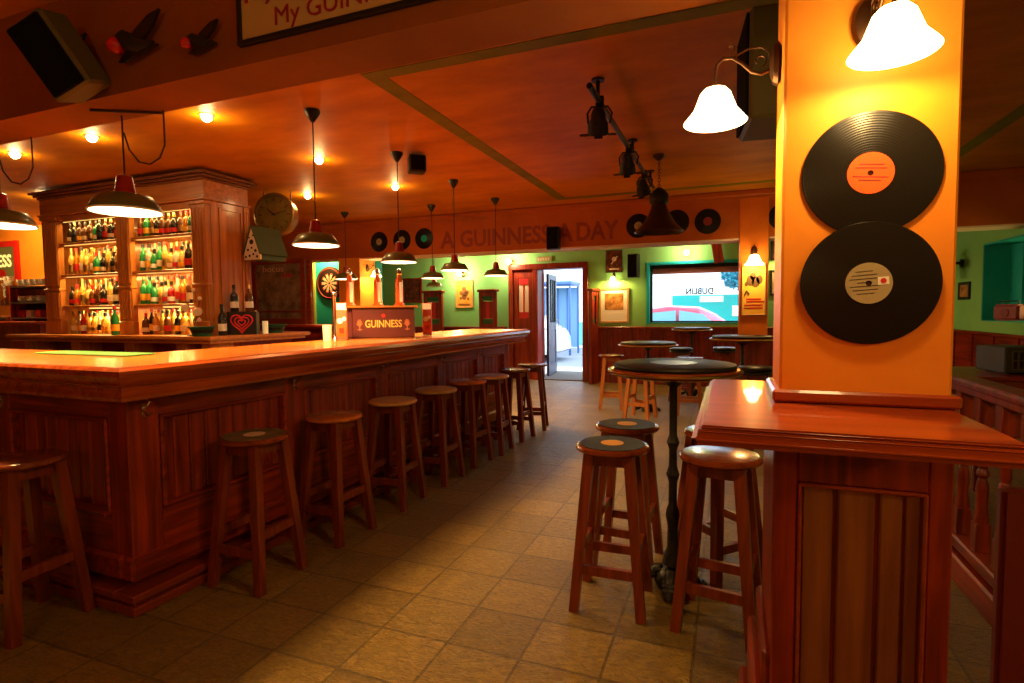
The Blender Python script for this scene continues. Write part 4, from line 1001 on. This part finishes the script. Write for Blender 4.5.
for x, z, r_ in ((-.06, .27, .036), (.05, .23, .042), (.07, .36, .02), (.02, .44, .018), (-.03, .34, .016), (.06, .15, .02)):
    bm = nb(); lathe(bm, [(0, 0), (r_, .002), (r_*.9, .012), (0, .016)], 16, Matrix.Translation((x, -.006, z)) @ Matrix.Rotation(R(90), 4, 'X')); obj('disc', bm, 'lab_pale', fo, 60)

# clock, house ornament
ck = thing('wall_clock', 'round brass-rimmed drum clock hanging right of the bottle cabinet', 'clock', (-4.80, 4.92, 2.46), R(14)); ck.scale = (1.02, 1, 1.02)
bm = nb(); lathe(bm, [(0, -.13), (.205, -.13), (.215, -.12), (.215, .0), (.235, .008), (.24, .022), (.225, .034), (.205, .030), (.198, .014), (0, .012)], 48, Matrix.Rotation(R(90), 4, 'X')); obj('clock_case', bm, plain('worn_brass_case', (.32, .22, .07), .35, .7), ck, 35)
bm = nb(); lathe(bm, [(.197, .013), (.197, .017), (0, .017)], 48, Matrix.Rotation(R(90), 4, 'X')); fc = obj('clock_face', bm, mottled('yellowed_dial', (.13, .11, .02), (.26, .20, .04), .5, 9), ck, 30)
bm = nb()
for k in range(12):
    a = 2*PI*k/12; m_ = Matrix.Rotation(a, 4, 'Y'); box(bm, -.006, .006, -.0195, -.017, .145, .185, mat=m_)
obj('hour_mark', bm, 'bronze', fc)
bm = nb(); box(bm, -.006, .006, -.024, -.02, -.02, .10, mat=Matrix.Rotation(R(-50), 4, 'Y')); box(bm, -.004, .004, -.027, -.024, -.03, .15, mat=Matrix.Rotation(R(75), 4, 'Y')); obj('clock_hand', bm, 'black', fc)
bm = nb(); tube(bm, [(-.16, .06, .15), (-.16, .06, CZ-2.47)], .006, 6); obj('hanging_rod', bm, 'bronze', ck, 50); bm = nb(); tube(bm, [(.16, .06, .15), (.16, .06, CZ-2.47)], .006, 6); obj('hanging_rod', bm, 'bronze', ck, 50)
hs = thing('house_ornament', 'white spotted gable house ornament with green side below the clock', 'ornament', (-4.562, 4.36, 1.90), 0)
bm = nb(); prism(bm, [(-.105, 0), (.105, 0), (.105, .06), (0, .33), (-.105, .06)], -.01, .012, Matrix.Rotation(R(90), 4, 'X')); gb = obj('gable_front', bm, plain('white_gable', (.68, .60, .48), .6), hs)
for x, z, r_ in ((0, .18, .026), (-.05, .10, .014), (.05, .09, .016), (-.03, .04, .014), (.07, .03, .014), (-.08, .03, .013), (.02, .055, .012), (.02, .245, .010), (-.03, .225, .009), (.0, .12, .012)):
    bm = nb(); lathe(bm, [(0, .0005), (r_, .0005), (r_, .003), (0, .003)], 12, Matrix.Translation((x, -.012, z)) @ Matrix.Rotation(R(90), 4, 'X')); obj('spot', bm, 'iron', gb)
bm = nb(); box(bm, -.10, .10, .012, .35, 0.0, .07); obj('house_body', bm, plain('green_house_side', (.05, .09, .015), .6), hs)
bm = nb()
bar(bm, (.06, -.02, .198), (.06, .36, .198), .31, .012, up=(.93, 0, .36)); bar(bm, (-.06, -.02, .198), (-.06, .36, .198), .31, .012, up=(-.93, 0, .36)); obj('roof', bm, plain('green_house_roof', (.035, .06, .012), .6), hs)
bm = nb(); box(bm, -.132, -.1, .03, .06, .02, .05); obj('wall_mount', bm, 'bronze', hs)

# ================================================================== ON THE BAR: TAP UNIT
tp = thing('tap_stand', 'plum fronted beer tap stand with gold lettering on the bar', 'beer tap stand', (-2.70, 3.93, 1.135), R(30))
bm = nb(); box(bm, -.255, .255, -.0, .20, 0, .25, .006); box(bm, -.37, -.255, .03, .18, 0, .25, .006); obj('stand_body', bm, 'tapbox', tp)
bm = nb(); box(bm, -.385, .285, -.03, .22, .25, .268, .006); obj('stand_top', bm, 'cab_wood_x', tp)
text('lettering', 'GUINNESS', 'gold', tp, .30, .062, .003, (.0, -.0015, .118), bold=.01)
for x in (-.195, .195):
    bm = nb(); 
    for k in range(6): tube(bm, [(x, -.003, .095), (x+.026*math.cos(R(20+28*k)), -.004, .105+.05*math.sin(R(20+28*k)))], .0045, 5)
    tube(bm, [(x-.018, -.003, .07), (x+.018, -.003, .07)], .004, 5); tube(bm, [(x, -.003, .06), (x, -.003, .12)], .004, 5)
    obj('crest', bm, plain('rust_crest', (.52, .16, .07), .5), tp, 60)
bm = nb(); lathe(bm, [(0, 0), (.016, 0), (.016, .003), (0, .003)], 16, Matrix.Translation((0, 0, .185)) @ Matrix.Rotation(R(90), 4, 'X')); obj('red_mark', bm, 'red', tp)
GTap = 'amber dispenser columns on the tap stand'
AMB = plain('amber_column', (.66, .10, .015), .2, coat=.5, emit=(1, .25, .03), es=.02)
mw = Matrix.Translation((-2.70, 3.93, 1.135)) @ Matrix.Rotation(R(30), 4, 'Z')
for x, lab in ((-.28, 'left amber bottle-shaped tap column on the plum tap stand'), (-.05, 'middle amber bottle-shaped tap column on the plum tap stand'), (.13, 'right amber bottle-shaped tap column on the plum tap stand')):
    p = mw @ Vector((x, .09, .268))
    t = thing('tap_column', lab, 'beer tap', p, R(30), GTap)
    bm = nb(); lathe(bm, [(0, 0), (.044, 0), (.044, .014), (.033, .02), (.031, .20), (.025, .23), (.018, .245), (.016, .27), (0, .27)], 20); obj('column', bm, AMB, t, 40)
    bm = nb(); lathe(bm, [(.017, .262), (.024, .27), (.020, .30), (.008, .315), (0, .317)], 16); tube(bm, [(0, 0, .29), (0, -.05, .30), (0, -.06, .27)], .007, 6); obj('spout', bm, 'chrome', t, 40)
    bm = nb(); box(bm, .003, .027, -.036, -.026, .03, .20, .004); obj('paper_label', bm, 'pale_added_glow', t)
bm = nb(); p = mw @ Vector((-.33, .02, 0))
lathe(bm, [(0, 0), (.028, 0), (.02, .015), (.016, .03), (.014, .33), (.019, .34), (.023, .36), (.017, .38), (0, .385)], 18); tag(obj('tap_font', bm, 'chrome', None, 40, (-2.98, 3.655, 1.135)), 'tall slim chrome beer font left of the plum tap stand', 'beer tap')
def holder(label, loc):
    t = thing('menu_holder', label, 'menu holder', loc, R(25), 'red and white menu holders on the bar')
    bm = nb(); box(bm, -.042, .042, -.03, .03, 0, .012, .003); obj('foot', bm, 'chrome', t)
    bm = nb(); box(bm, -.040, .040, -.014, .014, .012, .29, .002); cd = obj('card', bm, plain('red_menu_card', (.55, .09, .05), .4), t)
    bm = nb(); box(bm, -.036, .036, -.016, -.0135, .235, .285); obj('white_heading', bm, 'pale_added_glow', cd)
    bm = nb(); box(bm, -.036, .036, -.016, -.0135, .03, .12); obj('price_panel', bm, 'lab_orange', cd)
    bm = nb(); lathe(bm, [(0, 0), (.022, 0), (.022, .003), (0, .003)], 12, Matrix.Translation((-.012, -.0135, .15)) @ Matrix.Rotation(R(90), 4, 'X')); lathe(bm, [(0, 0), (.016, 0), (.016, .003), (0, .003)], 12, Matrix.Translation((.02, -.0135, .165)) @ Matrix.Rotation(R(90), 4, 'X')); obj('picture', bm, 'white', cd)
    bm = nb(); box(bm, -.018, .018, -.018, -.0155, .055, .095); obj('red_square', bm, 'red', cd)
holder('menu holder at the left end of the plum tap stand', (-2.80, 3.52, 1.135))
holder('menu holder at the right end of the plum tap stand', (-2.49, 4.29, 1.135))
bm = nb(); lathe(bm, [(0, 0), (.03, 0), (.035, .12), (.03, .12), (.026, .01), (0, .01)], 18); tag(obj('candle_glass', bm, 'pale_added_glow', None, 40, (-2.86, 3.42, 1.135)), 'pale glowing glass on the bar by the chrome font', 'candle')

# rear counter and mirror door behind the bar
rc = thing('rear_counter', 'low wooden counter under the mirrored door behind the bar', 'counter', (0, 0, 0))
bm = nb(); box(bm, -8.2, -5.45, 6.45, 7.12, 1.13, 1.17, .012, seg=2); obj('worktop', bm, 'wood_x', rc, 30)
bm = nb(); box(bm, -8.1, -5.5, 6.55, 7.1, 0, 1.13); box(bm, -8.12, -5.48, 6.53, 6.56, .98, 1.05); obj('carcass', bm, 'wood_x', rc)
md = thing('mirror', 'wood framed pub mirror with pale lettering behind the bar', 'mirror', (-6.97, 7.2, 1.70))
bm = nb(); box(bm, -.50, .50, -.012, .0, -.46, .46); box(bm, -.40, .40, -.014, .0, -.4, .28); obj('mirror_glass', bm, 'mirror', md)
bm = nb()
for q in ((-.56, -.48, -.54, .52), (.46, .56, -.54, .52), (-.56, .56, -.54, -.44), (-.56, .56, .46, .52)): box(bm, q[0], q[1], -.04, .005, q[2], q[3], .008)
box(bm, -.48, .46, -.03, .0, -.34, -.31); obj('mirror_frame', bm, 'ledge_wood', md)
text('lettering', 'hocus', 'lab_pale', md, .44, .10, .003, (-.12, -.017, .385))
bm = nb(); 
for k in range(4): box(bm, .08+k*.06, .125+k*.06, -.019, -.0145, .235+.012*(k % 2), .30-.01*(k % 2), .002)
obj('red_mark', bm, 'red', md)
bm = nb(); box(bm, .60, .70, -.06, .0, -.6, .5, .01); obj('side_jamb', bm, 'ledge_wood', md)
db = thing('dartboard', 'round dartboard on the turquoise nook wall', 'dartboard', (-6.50, 7.9005, 1.86))
bm = nb(); lathe(bm, [(.29, -.0), (.29, .03), (.225, .035), (.225, .0)], 40, Matrix.Rotation(R(90), 4, 'X')); obj('wall_mount', bm, 'black', db, 40)
bm = nb(); lathe(bm, [(.225, 0), (.225, .04), (0, .04)], 40, Matrix.Rotation(R(90), 4, 'X')); fb = obj('board', bm, 'black', db, 40)
def wedges(name, par, r0, r1, m, parent, y):
    bm = nb()
    for k in range(20):
        if k % 2 != par: continue
        pts = [(r*math.cos(R(18*k-9+a)), r*math.sin(R(18*k-9+a))) for r, a in ((r0, 0), (r1, 0), (r1, 6), (r1, 12), (r1, 18), (r0, 18), (r0, 9))]
        prism(bm, pts, y, y+.0015, Matrix.Rotation(R(90), 4, 'X'))
    obj(name, bm, m, parent)
wedges('pale_sector', 0, .02, .17, 'lab_pale', fb, .04); wedges('red_ring', 0, .155, .168, 'red', fb, .0418); wedges('red_ring', 1, .10, .11, 'lab_green', fb, .0418)
bm = nb(); tube(bm, [(.255*math.cos(2*PI*k/40), -.034, .255*math.sin(2*PI*k/40)) for k in range(41)], .012, 6); obj('number_ring', bm, 'darkred', db, 60)

nl = thing('wall_spotlight', 'added hidden lamp brightening the nook wall over the dartboard', 'spotlight', (-6.55, 7.9, 2.42))  # lamp added to brighten the nook, hidden by the beam
bm = nb(); lathe(bm, [(0, 0), (.04, 0), (.04, .02), (.012, .03), (.012, .2), (0, .2)], 16, Matrix.Rotation(R(90), 4, 'X')); lathe(bm, [(.02, .06), (.05, .0), (.055, -.03), (.05, -.03), (.015, .05)], 16, Matrix.Translation((0, -.2, 0))); obj('mount', bm, 'brass', nl, 40)
bm = nb(); lathe(bm, [(0, -.03), (.025, -.015), (.03, .01), (0, .03)], 14, Matrix.Translation((0, -.2, -.01))); obj('bulb', bm, 'bulb_glow', nl, 60)
l = lamp('POINT', (0, -.22, -.09), 22, WARM, .03); l.parent = nl
# ================================================================== COFFEE CORNER, FAR LEFT
cs = thing('wall_sign', 'lit dark green sign with gold letters in a red frame, far left', 'sign', (-11.35, 5.395, 2.18))
bm = nb(); box(bm, -.76, .76, -.03, 0, -.28, .28); obj('sign_board', bm, 'sign_glow', cs)
bm = nb()
for q in ((-.84, -.75, -.36, .36), (.75, .84, -.36, .36), (-.84, .84, -.36, -.27), (-.84, .84, .27, .36)): box(bm, q[0], q[1], -.04, 0, q[2], q[3])
obj('sign_frame', bm, 'red', cs)
text('lettering', 'GUINNESS', 'gold_glow', cs, 1.25, .20, .004, (.05, -.034, .05), bold=.02)
bm = nb(); lathe(bm, [(0, 0), (.16, 0), (.16, .004), (0, .004)], 24, Matrix.Translation((.35, -.03, -.15)) @ Matrix.Diagonal((1, 1, .45, 1)) @ Matrix.Rotation(R(90), 4, 'X')); obj('red_mark', bm, 'red', cs)
cc = thing('coffee_counter', 'dark counter in the coffee corner, far left', 'counter', (0, 0, 0))
bm = nb(); box(bm, -12.4, -8.6, 4.55, 5.36, 1.22, 1.27, .01); obj('worktop', bm, 'wood_x', cc)
bm = nb(); box(bm, -12.3, -8.7, 4.65, 5.36, 0, 1.22); obj('carcass', bm, 'wood', cc)
rk = thing('crockery_rack', 'wooden crockery rack of three shelves beside the coffee machine', 'shelf unit', (-9.35, 5.05, 1.27))
for z in (.05, .27, .50):
    bm = nb(); box(bm, -.45, .45, -.18, .3, z-.02, z, .003); obj('shelf', bm, 'black', rk)
for x in (-.45, .44):
    bm = nb(); box(bm, x, x+.02, -.18, .3, 0, .52); obj('side_panel', bm, 'wood', rk)
CUP = None
for k in range(6):
    bm = nb(); lathe(bm, [(0, 0), (.04, 0), (.06, .05), (.066, .085), (.062, .085), (.035, .01), (0, .01)], 18)
    if CUP is None: CUP = obj('bowl', bm, 'white', None, 50, (-9.72, 5.0, 1.791)); tag(CUP, 'white bowl on top of the crockery rack, first from left', 'bowl', 'white bowls on the crockery rack')
    else:
        bm.free(); c = CUP.copy(); C.objects.link(c); c.location = (-9.72+.142*k, 5.0, 1.791); c['label'] = f'white bowl on top of the crockery rack, {ORD[k]} from left'
PL = None
for k, x in enumerate((-9.66, -9.45, -9.24)):
    for j in range(4):
        if PL is None:
            bm = nb(); lathe(bm, [(0, 0), (.05, 0), (.09, .02), (.092, .023), (.05, .008), (0, .006)], 20); PL = obj('plate', bm, 'white', None, 50); c = PL
            tag(PL, '', 'plate', 'white plates on the middle rack shelf')
        else: c = PL.copy(); C.objects.link(c)
        c.location = (x, 5.0, 1.5415+j*.0235); c['label'] = f'white plate, {("bottom", "second", "third", "top")[j]} of the {ORD[k]} stack on the crockery rack'
for k, (x, m, n_) in enumerate(((-9.7, 'red', 'red'), (-9.52, 'white', 'white'), (-9.3, 'lab_orange', 'orange'))):
    bm = nb(); box(bm, -.06, .06, -.05, .05, 0, .11, .004); tag(obj('carton', bm, m, None, None, (x, 5.0, 1.32)), f'{n_} carton on the lowest shelf of the crockery rack', 'carton', 'cartons on the crockery rack')
em = thing('espresso_machine', 'chrome espresso machine on the coffee counter, far left', 'coffee machine', (-10.32, 5.0, 1.27))
bm = nb(); box(bm, -.48, .48, -.18, .25, .32, .58, .03, seg=2); box(bm, -.46, .46, .0, .25, .06, .33, .01); obj('machine_body', bm, 'chrome', em, 30)
bm = nb(); box(bm, -.48, .48, -.26, .25, .0, .08, .01); obj('drip_tray', bm, 'chrome', em)
for x in (-.26, .0, .26):
    bm = nb(); lathe(bm, [(0, .24), (.04, .24), (.045, .32), (0, .32)], 16, Matrix.Translation((x, -.12, 0))); gh = obj('group_head', bm, 'chrome', em, 40)
    bm = nb(); tube(bm, [(x, -.14, .26), (x, -.25, .25), (x, -.30, .24)], .014, 8); obj('handle', bm, 'black', gh, 40)
bm = nb(); box(bm, -.36, -.10, -.185, -.179, .40, .52); obj('blue_panel', bm, plain('blue_panel_paint', (.12, .25, .5), .4), em)
bm = nb(); box(bm, -.46, .46, -.16, .22, .58, .60); tube(bm, [(-.46, -.16, .64), (.46, -.16, .64)], .008, 6); obj('cup_rail', bm, 'chrome', em, 40)
CP = None
for k in range(7):
    if CP is None:
        bm = nb(); lathe(bm, [(0, 0), (.03, 0), (.045, .06), (.041, .06), (.027, .008), (0, .008)], 16); CP = obj('cup', bm, 'white', None, 50); c = CP; tag(CP, '', 'cup', 'cups on the coffee machine')
    else: c = CP.copy(); C.objects.link(c)
    c.location = (-10.66+.115*k, 4.98, 1.871); c['label'] = f'white cup on top of the coffee machine, {ORD[k]} from left'

# ================================================================== BACK WALL ITEMS
GRP = plain('dark_green_glass', (.05, .12, .03), .2)
def screen(label, loc, w, h, rot=0):
    t = thing('booth_screen', label, 'screen', loc, rot, 'stained glass booth screens along the back wall')
    bm = nb(); d = .07
    box(bm, -w/2, -w/2+.07, -d/2, d/2, 0, h-.05, .006); box(bm, w/2-.07, w/2, -d/2, d/2, 0, h-.05, .006); box(bm, -w/2+.07, w/2-.07, -d/2, d/2, 0, 1.10); box(bm, -w/2+.07, w/2-.07, -d/2, d/2, h-.13, h-.05)
    obj('screen_body', bm, 'wood', t)
    bm = nb(); box(bm, -w/2-.03, w/2+.03, -d/2-.03, d/2+.03, h-.05, h, .012); obj('cornice', bm, 'wood_x', t)
    n = 3; iw = w-.14
    for i in range(n):
        bm = nb(); x = -w/2+.07+i*iw/n; box(bm, x, x+iw/n-.008, -.01, .01, 1.2, h-.23); obj('glass_pane', bm, 'darkred' if i != 1 else 'red', t)
    bm = nb(); box(bm, -w/2+.07, w/2-.07, -.012, .012, 1.10, 1.195); obj('green_pane', bm, GRP, t); bm = nb(); box(bm, -w/2+.07, w/2-.07, -.012, .012, h-.225, h-.13); obj('green_pane', bm, GRP, t)
screen('stained glass screen left of the orange poster', (-5.55, 9.82, 0), .42, 1.77)
screen('stained glass screen between the orange poster and the side door', (-4.36, 9.84, 0), .38, 1.77, R(-8))
screen('narrow stained glass screen between the doorway and sepia picture', (-2.31, 9.95, 0), .22, 1.74, R(70))
def picture(label, x0, x1, z0, z1, pm, fm, wall='back', X=None, fw=.035, mount=False, name='framed_picture', cat='picture'):
    w, h = x1-x0, z1-z0
    if wall == 'back': loc, rot = ((x0+x1)/2, WY, (z0+z1)/2), 0
    elif wall == 'right': loc, rot = (2.9, (x0+x1)/2, (z0+z1)/2), R(-90)
    else: loc, rot = wall
    t = thing(name, label, cat, loc, rot)
    bm = nb(); box(bm, -w/2+.01, w/2-.01, -.014, 0, -h/2+.01, h/2-.01)
    pr = obj('mount' if mount else 'print', bm, 'white' if mount else pm, t)
    if mount:
        bm = nb(); box(bm, -w/2+.10, w/2-.10, -.017, -.012, -h/2+.24, h/2-.10); obj('print', bm, pm, pr)
    bm = nb()
    for q in ((-w/2, -w/2+fw, -h/2, h/2), (w/2-fw, w/2, -h/2, h/2), (-w/2, w/2, -h/2, -h/2+fw), (-w/2, w/2, h/2-fw, h/2)): box(bm, q[0], q[1], -.026, 0, q[2], q[3], .004)
    obj('frame', bm, fm, t)
    return t
picture('large framed sepia picture with white mount, right of the doorway', -2.25, -1.71, 1.11, 1.75, 'print_sepia', 'frame_gold', mount=True)
ps = picture('dark square poster above the sepia picture and its lamp', -2.13, -1.83, 2.03, 2.44, 'print_dark', 'black', fw=.012)
bm = nb(); lathe(bm, [(0, 0), (.045, 0), (.02, .003), (0, .003)], 10, Matrix.Translation((0, -.015, .04)) @ Matrix.Rotation(R(90), 4, 'X')); tube(bm, [(-.05, -.016, -.05), (0, -.016, .02), (.06, -.016, .09)], .008, 5); box(bm, -.09, .09, -.018, -.014, -.15, -.13); obj('emblem', bm, 'lab_pale', ps)
po = picture('orange poster with dark figure between the two screens', -5.24, -4.84, 1.42, 1.99, 'print_orange', 'frame_gold', fw=.02)
bm = nb()
for x, z, a in ((0, .10, .05), (-.06, .02, .045), (.06, .03, .05), (0, -.06, .06), (-.08, -.09, .03), (.09, -.10, .03), (.02, .0, .07)): lathe(bm, [(0, .0), (a, .0), (a*.8, .003), (0, .003)], 12, Matrix.Translation((x, -.0145, z)) @ Matrix.Rotation(R(90), 4, 'X'))
box(bm, -.12, .12, -.018, -.014, -.235, -.2); obj('figure', bm, plain('brown_print', (.28, .10, .02), .5), po)
picture('dark brown board on the green wall behind the unlit pendant', -6.50, -6.02, 1.54, 2.06, 'print_dark', 'wood', fw=.04, name='wall_board', cat='board')
picture('small brown framed picture low on the green wall beside the dark board', -6.62, -6.22, 1.26, 1.44, 'print_sepia', 'frame_gold')
picture('black framed photograph, top of the column beside the amber pillar', .62, .98, 2.14, 2.48, 'print_dark', 'black')
picture('pale framed certificate, middle of the column beside the amber pillar', .62, .98, 1.56, 1.98, 'print_pale', 'black')
picture('small dark framed picture, lowest of the column beside the amber pillar', .78, 1.05, 1.18, 1.50, 'print_dark', 'black')
picture('small dark picture high between the window and the orange pillar', .18, .48, 2.25, 2.50, 'print_dark', 'black')
picture('small dark framed picture on the right green wall', 8.85, 9.22, 1.44, 1.67, 'print_sepia', 'black', 'right')
pp = picture('yellow poster with dark round shapes on the orange pillar', -.13, .13, -.31, .31, 'print_yellow', 'frame_gold', ((.262, 7.188, 1.58), 0), fw=.008, name='poster', cat='poster')
bm = nb()
for x, z, a in ((-.035, .10, .06), (.02, .085, .062), (.06, .11, .05), (-.01, .15, .045), (-.08, .06, .025)): lathe(bm, [(0, .0), (a, .0), (a*.9, .003), (0, .003)], 16, Matrix.Translation((x, -.0145, z)) @ Matrix.Diagonal((.75, 1, 1.1, 1)) @ Matrix.Rotation(R(90), 4, 'X'))
tube(bm, [(-.10, -.016, -.075), (-.075, -.016, -.02), (-.05, -.016, -.06)], .012, 5); obj('dark_shape', bm, plain('dark_poster_ink', (.12, .06, .015), .5), pp)
bm = nb()
for x, z, w in ((.0, -.12, .16), (.02, -.15, .2), (0, -.19, .2), (0, -.225, .2)): box(bm, x-w/2, x+w/2, -.017, -.014, z-.008, z+.008)
obj('red_line', bm, 'red', pp)
ex = thing('exit_sign', 'small pale sign plate over the doorway', 'sign', (-3.33, WY, 2.335))
bm = nb(); box(bm, -.16, .16, -.02, 0, -.05, .05, .004); obj('plate', bm, plain('pale_sign_plate', (.38, .42, .16), .5), ex)
bm = nb(); 
for k in range(5): box(bm, -.12+k*.05, -.09+k*.05, -.023, -.019, -.025, .025)
obj('pictogram', bm, 'cream', ex)

# slanting dark timber beside the window (open skylight board)
bm = nb(); bar(bm, (-.17, 10.1, 2.13), (-.27, 10.1, 2.72), .16, .05, up=(0, 1, 0)); tag(obj('timber_board', bm, 'wood'), 'slanting dark red board above the street window', 'board')

# ================================================================== RIGHT SIDE
rl = thing('balustrade', 'turned wooden balustrade right of the amber pillar', 'railing', (1.10, 3.4, 0), R(0))
bm = nb(); box(bm, -.06, .06, -1.0, 1.45, .965, 1.0, .012, seg=2); box(bm, -.045, .045, -1.0, 1.45, .93, .966, .006); obj('handrail', bm, 'wood', rl, 30)
bm = nb(); box(bm, -.05, .05, -1.0, 1.45, .15, .21, .008); box(bm, -.065, .065, -1.0, 1.45, 0, .13, .01); obj('bottom_rail', bm, 'wood_y', rl)
for k in range(11):
    y = -.93+.225*k
    bm = nb(); box(bm, -.033, .033, y-.033, y+.033, .80, .93, .003)
    lathe(bm, [(.028, .80), (.014, .77), (.017, .72), (.021, .62), (.016, .60), (.024, .585), (.026, .57), (.016, .555), (.023, .53), (.025, .50), (.022, .42), (.030, .35), (.030, .34)], 14, Matrix.Translation((0, y, 0)))
    box(bm, -.030, .030, y-.030, y+.030, .21, .345, .003)
    lathe(bm, [(.026, .80), (.033, .85)], 4, Matrix.Translation((0, y, 0)))
    obj('baluster', bm, 'wood', rl, 40)
bm = nb(); box(bm, -.05, .05, 1.40, 1.50, 0, 1.06, .01); box(bm, -.06, .06, 1.39, 1.51, 1.06, 1.09, .01); obj('newel_post', bm, 'wood', rl)
bn = thing('bench', 'dark red wooden bench back at the right picture edge', 'bench', (.98, 1.90, 0))
bm = nb(); box(bm, -.27, .5, 0, .045, .12, .845, .012, seg=2); obj('backrest', bm, plain('dark_red_leatherette', (.15, .016, .010), .35), bn, 30)
bm = nb(); box(bm, -.08, .5, .045, .40, .40, .46, .015, seg=2); obj('seat', bm, 'darkred', bn, 30)
for x in (-.07, .44):
    for y in (.005, .35):
        bm = nb(); box(bm, x, x+.045, y, y+.04, 0, .41 if y > .1 else .14, .004); obj('leg', bm, 'wood', bn)
st = thing('side_table', 'low wooden table carrying the amplifier behind the balustrade', 'table', (2.15, 5.2, 0))
bm = nb(); box(bm, -.55, .6, -.35, .45, .82, .85, .01); obj('tabletop', bm, 'wood_x', st)
bm = nb(); box(bm, -.5, .55, -.3, .4, .72, .82); obj('apron', bm, 'wood_x', st)
for x in (-.48, .50):
    for y in (-.28, .36):
        bm = nb(); box(bm, x, x+.05, y, y+.05, 0, .72, .004); obj('leg', bm, 'wood', st)
am = thing('amplifier', 'dark amplifier with perforated front on the low table', 'amplifier', (2.15, 5.15, .85), R(12))
bm = nb(); box(bm, -.30, .40, -.05, .28, .012, .20, .008); obj('case', bm, plain('dark_olive_case', (.05, .045, .028), .5), am)
bm = nb(); box(bm, -.26, .37, -.058, -.05, .035, .175)
obj('grille', bm, plain('grey_grille', (.13, .10, .07), .45, .3), am)
bm = nb()
for k in range(16): box(bm, -.25+k*.039, -.228+k*.039, -.062, -.057, .045, .10)
for k in range(16): box(bm, -.25+k*.039, -.228+k*.039, -.062, -.057, .11, .165)
g_ = obj('slot', bm, 'black', am)
for x in (-.26, .34):
    bm = nb(); box(bm, x, x+.03, -.02, .22, 0, .014); obj('foot', bm, 'black', am)
rd = thing('radio', 'small dark red radio on the turquoise window sill', 'radio', (2.99, 8.02, 1.18), R(-62))
bm = nb(); box(bm, -.15, .15, -.06, .06, 0, .19, .025, seg=3); obj('radio_case', bm, plain('red_radio_case', (.30, .02, .02), .4), rd, 40)
bm = nb(); lathe(bm, [(0, 0), (.05, 0), (.05, .006), (0, .006)], 20, Matrix.Translation((.0, -.06, .09)) @ Matrix.Rotation(R(90), 4, 'X')); obj('dial', bm, 'darkred', rd, 40)
bm = nb(); tube(bm, [(-.11, 0, .185), (-.11, 0, .225), (.11, 0, .225), (.11, 0, .185)], .008, 6); obj('handle', bm, 'black', rd, 50)
wf = thing('wall_fan', 'dark wall fan high on the right green wall', 'fan', (2.9, 9.15, 1.93), R(-90))
bm = nb(); lathe(bm, [(0, 0), (.05, 0), (.05, .03), (.02, .04), (.02, .14), (.06, .15), (.07, .20), (0, .22)], 20, Matrix.Rotation(R(90), 4, 'X')); obj('motor', bm, 'black', wf, 40)
bm = nb()
for r_ in (.08, .14, .19): tube(bm, [(r_*math.cos(2*PI*k/28), -.24, r_*math.sin(2*PI*k/28)) for k in range(29)], .005, 5)
for k in range(12): tube(bm, [(0, -.25, 0), (.19*math.cos(2*PI*k/12), -.24, .19*math.sin(2*PI*k/12)), (.10*math.cos(2*PI*k/12), -.17, .10*math.sin(2*PI*k/12))], .004, 5)
obj('guard', bm, 'black', wf, 50)
bm = nb()
for k in range(4):
    m_ = Matrix.Rotation(2*PI*k/4, 4, 'Y'); box(bm, .02, .17, -.222, -.214, -.045, .045, mat=m_)
obj('blade', bm, 'iron', wf)

# ================================================================== DAYLIGHT AND RENDER LOOK
w = bpy.data.worlds.new('world'); bpy.context.scene.world = w; w.use_nodes = True
bg = w.node_tree.nodes['Background']; bg.inputs[0].default_value = (.72, .86, 1, 1); bg.inputs[1].default_value = 2.3
sc = bpy.context.scene
vs = sc.view_settings
sc.display_settings.display_device = 'sRGB'
vs.view_transform = 'Standard'; vs.look = 'None'; vs.gamma = 1; vs.exposure = 1.38; vs.use_curve_mapping = False
sc.cycles.max_bounces = 8; sc.cycles.diffuse_bounces = 5; sc.cycles.transparent_max_bounces = 12
sc.cycles.caustics_reflective = False; sc.cycles.caustics_refractive = False
sc.cycles.sample_clamp_indirect = 6
sc.cycles.use_denoising = True
